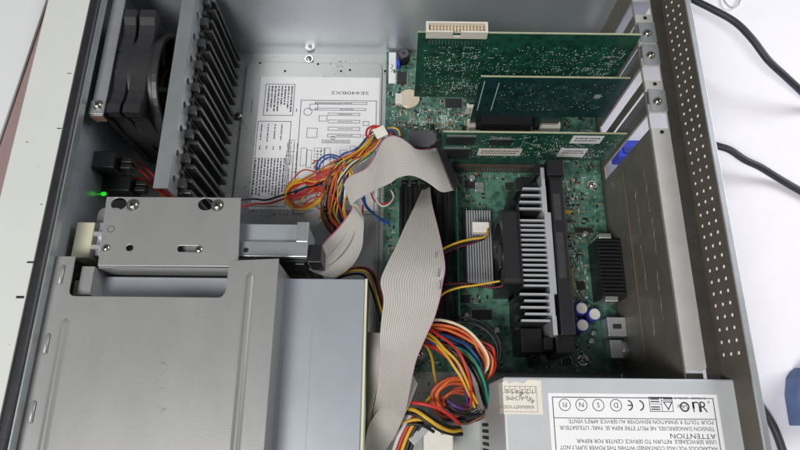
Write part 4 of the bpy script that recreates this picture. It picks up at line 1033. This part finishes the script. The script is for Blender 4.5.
# processor fan leads
cf = thing('wire_pair', 'thin yellow, red and black fan leads running from the processor fan to the left', 'wires', (54.3,134.3,0.0), 'wire bundles')
wire(cf, [(29.3,128.0,40.0),(38.3,133.7,38.0),(49.0,139.0,36.0),(60.7,142.7,34.0),(69.7,144.1,34.0),(73.3,147.5,33.0),(74.6,152.4,31.0)], 'yellow', 1.0)
wire(cf, [(29.4,126.9,38.0),(39.2,132.2,36.0),(50.0,137.5,34.0),(61.7,141.2,32.0),(69.1,142.6,32.0),(72.9,146.7,30.0)], 'black', .8)
wire(cf, [(29.5,125.8,36.0),(39.4,131.1,34.0),(50.2,136.4,32.0),(62.0,140.5,30.0),(70.5,144.4,29.0)], 'maroon', .8)
wire(cf, [(30.5,91.0,40.0),(38.2,96.9,42.0),(48.9,100.2,44.0),(59.5,101.4,46.0),(70.1,103.0,48.0),(79.1,104.2,50.0)], 'yellow', .9)
wire(cf, [(34.5,105.2,30.0),(43.7,105.2,34.0),(54.4,104.8,38.0),(64.8,102.8,42.0),(73.4,100.0,46.0),(80.4,100.3,50.0),(84.0,103.0,52.0)], 'maroon', .9)
wire(cf, [(34.4,101.1,30.0),(46.1,103.6,34.0),(57.5,103.6,38.0),(67.8,101.6,42.0),(75.2,99.6,44.0)], 'black', .8)

# main harness of the power supply
hn = thing('power_harness', 'thick harness of orange, cream, red, yellow, green and purple wires entering the power supply', 'wires', (48.0,41.6,0.0), 'wire bundles')
H = [('cream', [(20.9,73.2,44.0),(32.6,73.8,50.0),(44.2,70.3,54.0),(54.1,63.5,56.0),(62.6,54.1,56.0),(67.0,45.8,54.0),(66.6,39.0,50.0),(62.8,33.0,44.0),(59.9,25.6,36.0)]),
     ('orange', [(19.4,70.1,44.0),(32.6,70.1,50.0),(44.9,66.8,53.0),(55.6,60.0,55.0),(62.8,51.5,54.0),(66.0,43.3,50.0),(63.6,34.5,44.0)]),
     ('orange', [(21.0,67.4,42.0),(34.4,67.7,46.0),(47.4,62.8,50.0),(58.1,56.0,52.0),(67.7,50.5,50.0),(70.7,43.6,48.0),(69.5,35.3,44.0),(65.0,29.9,38.0)]),
     ('red', [(21.0,64.4,42.0),(37.5,67.3,44.0),(50.6,63.1,48.0),(62.4,58.0,48.0),(71.5,54.0,46.0),(72.9,45.4,44.0),(70.2,37.0,40.0)]),
     ('red', [(22.3,69.8,46.0),(30.9,63.1,52.0),(39.1,55.1,58.0),(45.8,47.6,62.0),(49.8,39.2,62.0),(52.2,29.8,58.0),(54.3,20.6,50.0),(54.6,12.6,40.0)]),
     ('yellow', [(20.0,66.1,46.0),(27.9,59.4,52.0),(36.1,50.8,58.0),(43.7,42.1,60.0),(49.4,32.6,58.0),(54.1,23.3,52.0),(60.2,14.0,42.0)]),
     ('purple', [(19.4,61.4,42.0),(29.6,56.3,48.0),(38.8,49.3,52.0),(45.0,39.9,54.0),(48.6,30.2,52.0),(51.2,20.8,46.0),(53.5,12.0,36.0)]),
     ('red', [(19.5,58.7,40.0),(29.7,53.6,46.0),(38.9,48.1,50.0),(45.0,42.7,54.0),(50.6,34.3,54.0),(55.2,24.8,50.0),(57.6,15.5,40.0)]),
     ('blue', [(33.2,64.8,40.0),(43.3,61.1,46.0),(51.6,55.5,50.0),(57.8,48.1,52.0),(62.2,40.4,50.0),(64.2,32.3,44.0),(64.8,24.1,38.0)]),
     ('blue', [(31.8,61.3,38.0),(41.9,58.4,44.0),(51.0,52.1,48.0),(57.2,44.7,50.0),(61.2,36.5,46.0),(63.2,28.3,40.0)]),
     ('green', [(41.5,54.9,48.0),(49.8,50.9,52.0),(55.7,44.8,56.0),(60.2,36.2,58.0),(63.4,27.4,54.0),(66.1,19.4,48.0),(69.4,10.7,38.0)]),
     ('grey', [(37.1,53.6,46.0),(45.3,47.2,52.0),(51.2,39.1,56.0),(56.0,30.0,56.0),(60.1,20.7,50.0),(65.0,10.0,38.0)]),
     ('grey', [(38.8,50.9,44.0),(46.2,44.6,50.0),(52.1,36.4,54.0),(56.2,27.4,54.0),(59.6,19.4,48.0),(62.9,11.4,38.0)]),
     ('black', [(40.5,55.6,42.0),(48.8,50.6,48.0),(55.4,41.6,52.0),(60.2,31.7,52.0),(64.3,22.3,46.0),(68.6,10.1,34.0)]),
     ('black', [(41.8,52.4,44.0),(49.9,46.0,50.0),(56.5,37.2,54.0),(61.5,27.5,52.0),(65.9,18.2,44.0),(69.2,8.7,34.0)]),
     ('black', [(33.3,60.6,38.0),(45.0,56.4,42.0),(53.6,48.2,44.0),(58.5,38.0,44.0),(62.4,26.9,40.0),(64.8,14.4,30.0)]),
     ('black', [(45.6,74.1,40.0),(59.1,72.4,42.0),(69.6,66.4,42.0),(75.6,58.5,40.0),(76.3,49.8,38.0),(72.8,40.5,34.0)]),
     ('black', [(47.9,78.2,34.0),(61.6,76.4,36.0),(72.2,70.4,36.0),(78.7,61.3,36.0),(79.3,51.0,34.0),(74.9,39.4,30.0)]),
     ('brown', [(31.4,56.8,44.0),(41.4,54.2,48.0),(49.8,49.4,52.0),(56.7,42.8,54.0),(62.5,34.6,52.0),(64.4,25.1,46.0)])]
for k, (c_, p_) in enumerate(H): wire(hn, off(p_, 0, 0, 0, .5, k), c_, 1.1)
for k, (c_, j_) in enumerate((('red', 3), ('orange', 2), ('black', 5), ('yellow', 5), ('black', 8), ('grey', 12), ('red', 7), ('black', 10), ('orange', 1), ('black', 13), ('brown', 9), ('black', 6))):
    wire(hn, off(H[j_][1], random.uniform(-1.5, 1.5), random.uniform(-2.5, 1.5), -5 - (k % 3) * 2, 1.2, k + 31), c_, 1.05)
for k in range(9):
    rr = random.Random(k); e = rr.uniform(-3, 3); f = rr.uniform(-2.5, 2.5)
    wire(hn, off([(56.5,28.2,40.0),(48.7,30.1,44.0),(39.7,29.1,46.0),(32.3,24.8,46.0),(28.0,18.6,44.0),(29.6,11.7,40.0),(35.9,7.7,34.0),(45.2,7.1,30.0),(52.9,10.1,28.0)], e * .9, f, f + k * .6, .5, k), 'rust' if k % 3 else 'orange', 1.1)
for k in range(5):
    rr = random.Random(k + 90); e = rr.uniform(-4, 4)
    wire(hn, off([(55.3,22.7,36.0),(47.5,23.9,40.0),(39.9,21.6,42.0),(34.8,16.7,40.0),(38.2,11.2,34.0),(45.4,8.6,28.0)], e, e * .6, k, .5, k), 'rust', 1.1)
for c_, p_ in (('black', [(37.9,13.7,46.0),(43.6,9.6,46.0),(51.3,8.4,42.0),(59.5,5.8,34.0)]), ('purple', [(37.3,16.5,46.0),(42.8,12.3,48.0),(49.7,10.4,44.0)]), ('black', [(35.2,11.0,44.0),(43.1,7.6,44.0),(52.9,5.6,40.0),(62.5,7.2,34.0)])): wire(hn, p_, c_, 1.2)

for k in range(9):  # dark wires added to stand in for shadow on the floor here
    rr = random.Random(k + 300); e, f = rr.uniform(-5, 5), rr.uniform(-4, 4)
    wire(hn, off([(70.7,14.6,26.0),(67.5,8.9,20.0),(60.3,4.5,16.0),(51.3,3.0,14.0),(42.0,4.4,14.0),(35.0,10.2,16.0),(32.8,19.0,16.0)], e, f, k * .8, 1.2, k), ('black', 'black', 'brown', 'black', 'grey')[k % 5], 1.1)
lo = thing('power_lead', 'red, yellow and black drive lead crossing below the coiled orange wires', 'wires', (31.4,6.7,0.0), 'wire bundles')
wire(lo, [(6.0,14.7,50.0),(14.5,13.9,56.0),(22.8,12.5,58.0),(31.4,10.0,56.0),(39.6,5.4,50.0),(46.7,0.1,42.0)], 'red', 1.4)
wire(lo, [(7.5,10.5,52.0),(14.5,8.5,56.0),(22.8,3.2,58.0),(31.4,-2.0,54.0),(40.5,-4.7,46.0),(47.8,-4.0,38.0)], 'yellow', 1.4)
wire(lo, [(7.5,7.8,50.0),(15.9,5.2,54.0),(24.4,-0.1,54.0),(33.0,-4.7,50.0),(42.2,-6.8,42.0),(48.6,-6.8,36.0)], 'black', 1.4)
wire(lo, [(4.7,5.8,48.0),(13.1,9.2,54.0),(21.6,6.6,54.0),(30.1,1.9,52.0),(39.1,-2.0,46.0),(47.1,-2.7,38.0)], 'black', 1.4)
wire(lo, [(1.9,-0.3,44.0),(11.9,2.5,48.0),(20.4,2.6,48.0),(29.2,-0.1,44.0)], 'yellow', 1.2); wire(lo, [(1.9,-3.0,44.0),(11.9,-0.2,46.0),(20.5,-1.5,46.0),(27.9,-5.5,42.0)], 'black', 1.2)
lw = thing('power_lead', 'red, white, yellow and black leads running straight down at the bottom edge', 'wires', (10.1,-12.2,0.0), 'wire bundles')
for k, c_ in enumerate(('white', 'red', 'yellow', 'black', 'black')):
    wire(lw, off([(16.2,6.6,46.0),(11.9,-0.2,46.0),(7.0,-9.7,44.0),(2.2,-23.3,40.0)], k * 3.0 - 5, 0, -k), c_, 1.5)
lv = thing('wire_pair', 'two yellow wires standing up beside the ringed board screw', 'wires', (29.4,49.4,0.0), 'wire bundles')
wire(lv, [(18.0,58.6,40.0),(23.3,55.0,40.0),(27.2,47.3,36.0),(29.2,37.6,28.0),(32.0,27.9,18.0)], 'yellow', 1.1); wire(lv, [(11.9,52.2,44.0),(11.2,46.7,40.0),(9.9,39.9,34.0),(13.1,34.5,28.0)], 'yellow', 1.3); wire(lv, [(21.0,14.6,36.0),(25.3,18.7,40.0),(29.6,23.6,42.0)], 'yellow', 1.0); wire(lv, [(34.2,29.3,20.0),(32.5,17.4,20.0),(33.3,8.6,18.0)], 'yellow', 1.0)

# white plug block lying below the leads, and flat grey clip
pb = thing('drive_connector', 'off white plastic connector block lying at the bottom beside the power supply', 'connector', (33.6,-11.9,0.0))
q = (31.5,-11.9,30.0)
MB().obox((q[0], q[1], 24), (11, 0, 0), (0, 12, 0), (0, 0, 12)).build('block', 'white', pb, bevel=1.5)
MB().obox((18.6,-5.7,40.0), (7, 7, 0), (-2.2, 2.2, 0), (0, 0, 2.5)).build('clip', mat('grey_clip', lin(176, 180, 182), .4), pb, bevel=.6)
b = MB(); sheet(b, circ(q[0] + 3, q[1] + 6, 1.6, 14), [circ(q[0] + 3, q[1] + 6, 1.1, 14)], .2, (0, 0, 36.1)); b.build('mark', 'greyink', pb)
br = thing('cable_strap', 'translucent flat plastic strap lying on the case floor behind the folded ribbon', 'strap', (-77.5,174.0,0.0))
b = MB(); q = [(-82.1,173.4,4.0),(-65.9,178.0,10.0),(-61.9,167.9,10.0),(-75.9,156.9,4.0)]; b.quad(*q); q2 = [(x, y, z - .8) for x, y, z in q]; b.quad(*reversed(q2))
b.build('strap', mat('frosted_plastic', lin(206, 210, 210), .35, 0, .05, trans=.25), br)

# switch leads
sw = thing('wire_pair', 'red and orange leads joining the black switches to the card guide rail', 'wires', (-214.2,197.4,20.0), 'wire bundles')
for k, (c_, p_) in enumerate((('red', [(-222.1,196.6,62.0),(-214.5,198.5,60.0),(-210.7,198.8,50.0),(-206.1,196.2,40.0),(-200.8,190.5,30.0),(-194.8,183.4,16.0)]), ('red', [(-221.6,192.4,58.0),(-214.1,195.1,56.0),(-209.9,193.5,46.0),(-205.1,189.8,36.0),(-199.6,184.7,22.0),(-193.5,181.4,14.0)]),
                              ('red', [(-216.9,186.3,50.0),(-209.9,188.1,44.0),(-204.7,187.1,36.0),(-199.8,184.0,26.0),(-195.3,181.4,14.0)]), ('orange', [(-216.0,185.4,48.0),(-208.8,186.3,42.0),(-203.5,184.3,34.0),(-199.3,181.9,22.0),(-195.6,178.5,12.0)]))): wire(sw, p_, c_, .9)
wire(sw, [(-207.6,272.2,40.0),(-207.0,269.6,36.0),(-208.1,268.1,30.0)], 'orange', 1.0); wire(sw, [(-208.6,278.9,42.0),(-207.9,275.4,38.0),(-208.9,273.0,32.0)], 'blue', 1.0)

# ---------------------------------------------------------------- outside the case on the right
for lab, p_ in (('thick black cord crossing the table at the upper right, arching over the white surface', [(276.8,427.4,0.0),(291.5,407.7,6.0),(309.0,391.4,10.0),(327.8,374.7,12.0),(340.9,355.3,12.0),(354.8,334.5,8.0),(374.5,321.1,-0.0),(396.1,312.1,-12.0),(420.1,303.3,-27.0),(437.9,279.7,-28.5)]),
                ('thick black cord leaving the case rear at mid height on the right', [(290.7,261.5,-18.0),(302.8,253.8,-14.0),(314.1,248.2,-12.0),(327.9,238.9,-14.0),(343.4,233.7,-18.0),(364.0,226.0,-26.0),(385.9,212.9,-28.5),(409.1,196.8,-28.5)]),
                ('short piece of black cord passing under the case rim at the lower right corner', [(298.1,27.9,-24.0),(304.2,19.8,-24.0),(311.2,10.3,-26.0),(317.5,-2.3,-28.0),(321.1,-19.5,-28.5),(322.5,-40.8,-28.5)])):
    o = MB().tube(p_, 3.3, 12, 0, 8).build('black_cable', 'cord'); tag(o, lab, 'power cord', 'black cords on the white table')
b = MB().tube([(348.8,443.9,-30.0),(349.6,432.6,-29.0),(354.3,425.3,-28.0),(363.0,428.9,-29.0),(369.0,441.5,-30.0)], .9, 8)
tag(b.build('clear_loop', 'clear'), 'small clear plastic loop lying on the table at the top right', 'loop')
bp = thing('cable_plug', 'bright blue cable plug seen through the open slot in the case rear', 'plug', (222.0,246.1,-10.0))
q = (219.5,244.1,-4.0)
MB().obox((q[0] + 4, q[1], -12), (20, 0, 0), (0, 9, 0), (0, 0, 9)).build('plug_body', 'vblue', bp, bevel=1.5)
MB().obox((q[0] + 4, q[1] - 2, -2.6), (14, 0, 0), (0, 3, 0), (0, 0, .5)).build('grip', mat('blue_grip', lin(40, 50, 160), .5), bp)
q = (340.3,23.3,-20.0)
b = MB(); sheet(b, [(q[0] - 9, q[1] - 22), (q[0] + 40, q[1] - 22), (q[0] + 40, q[1] + 26), (q[0] + 4, q[1] + 25), (q[0] - 4, q[1] + 16), (q[0] - 8, q[1] + 2)], [], 22, (0, 0, -20.9), bevel=3)
tag(b.build('blue_pouch', 'navy'), 'soft blue object cut off by the right edge of the picture', 'pouch')
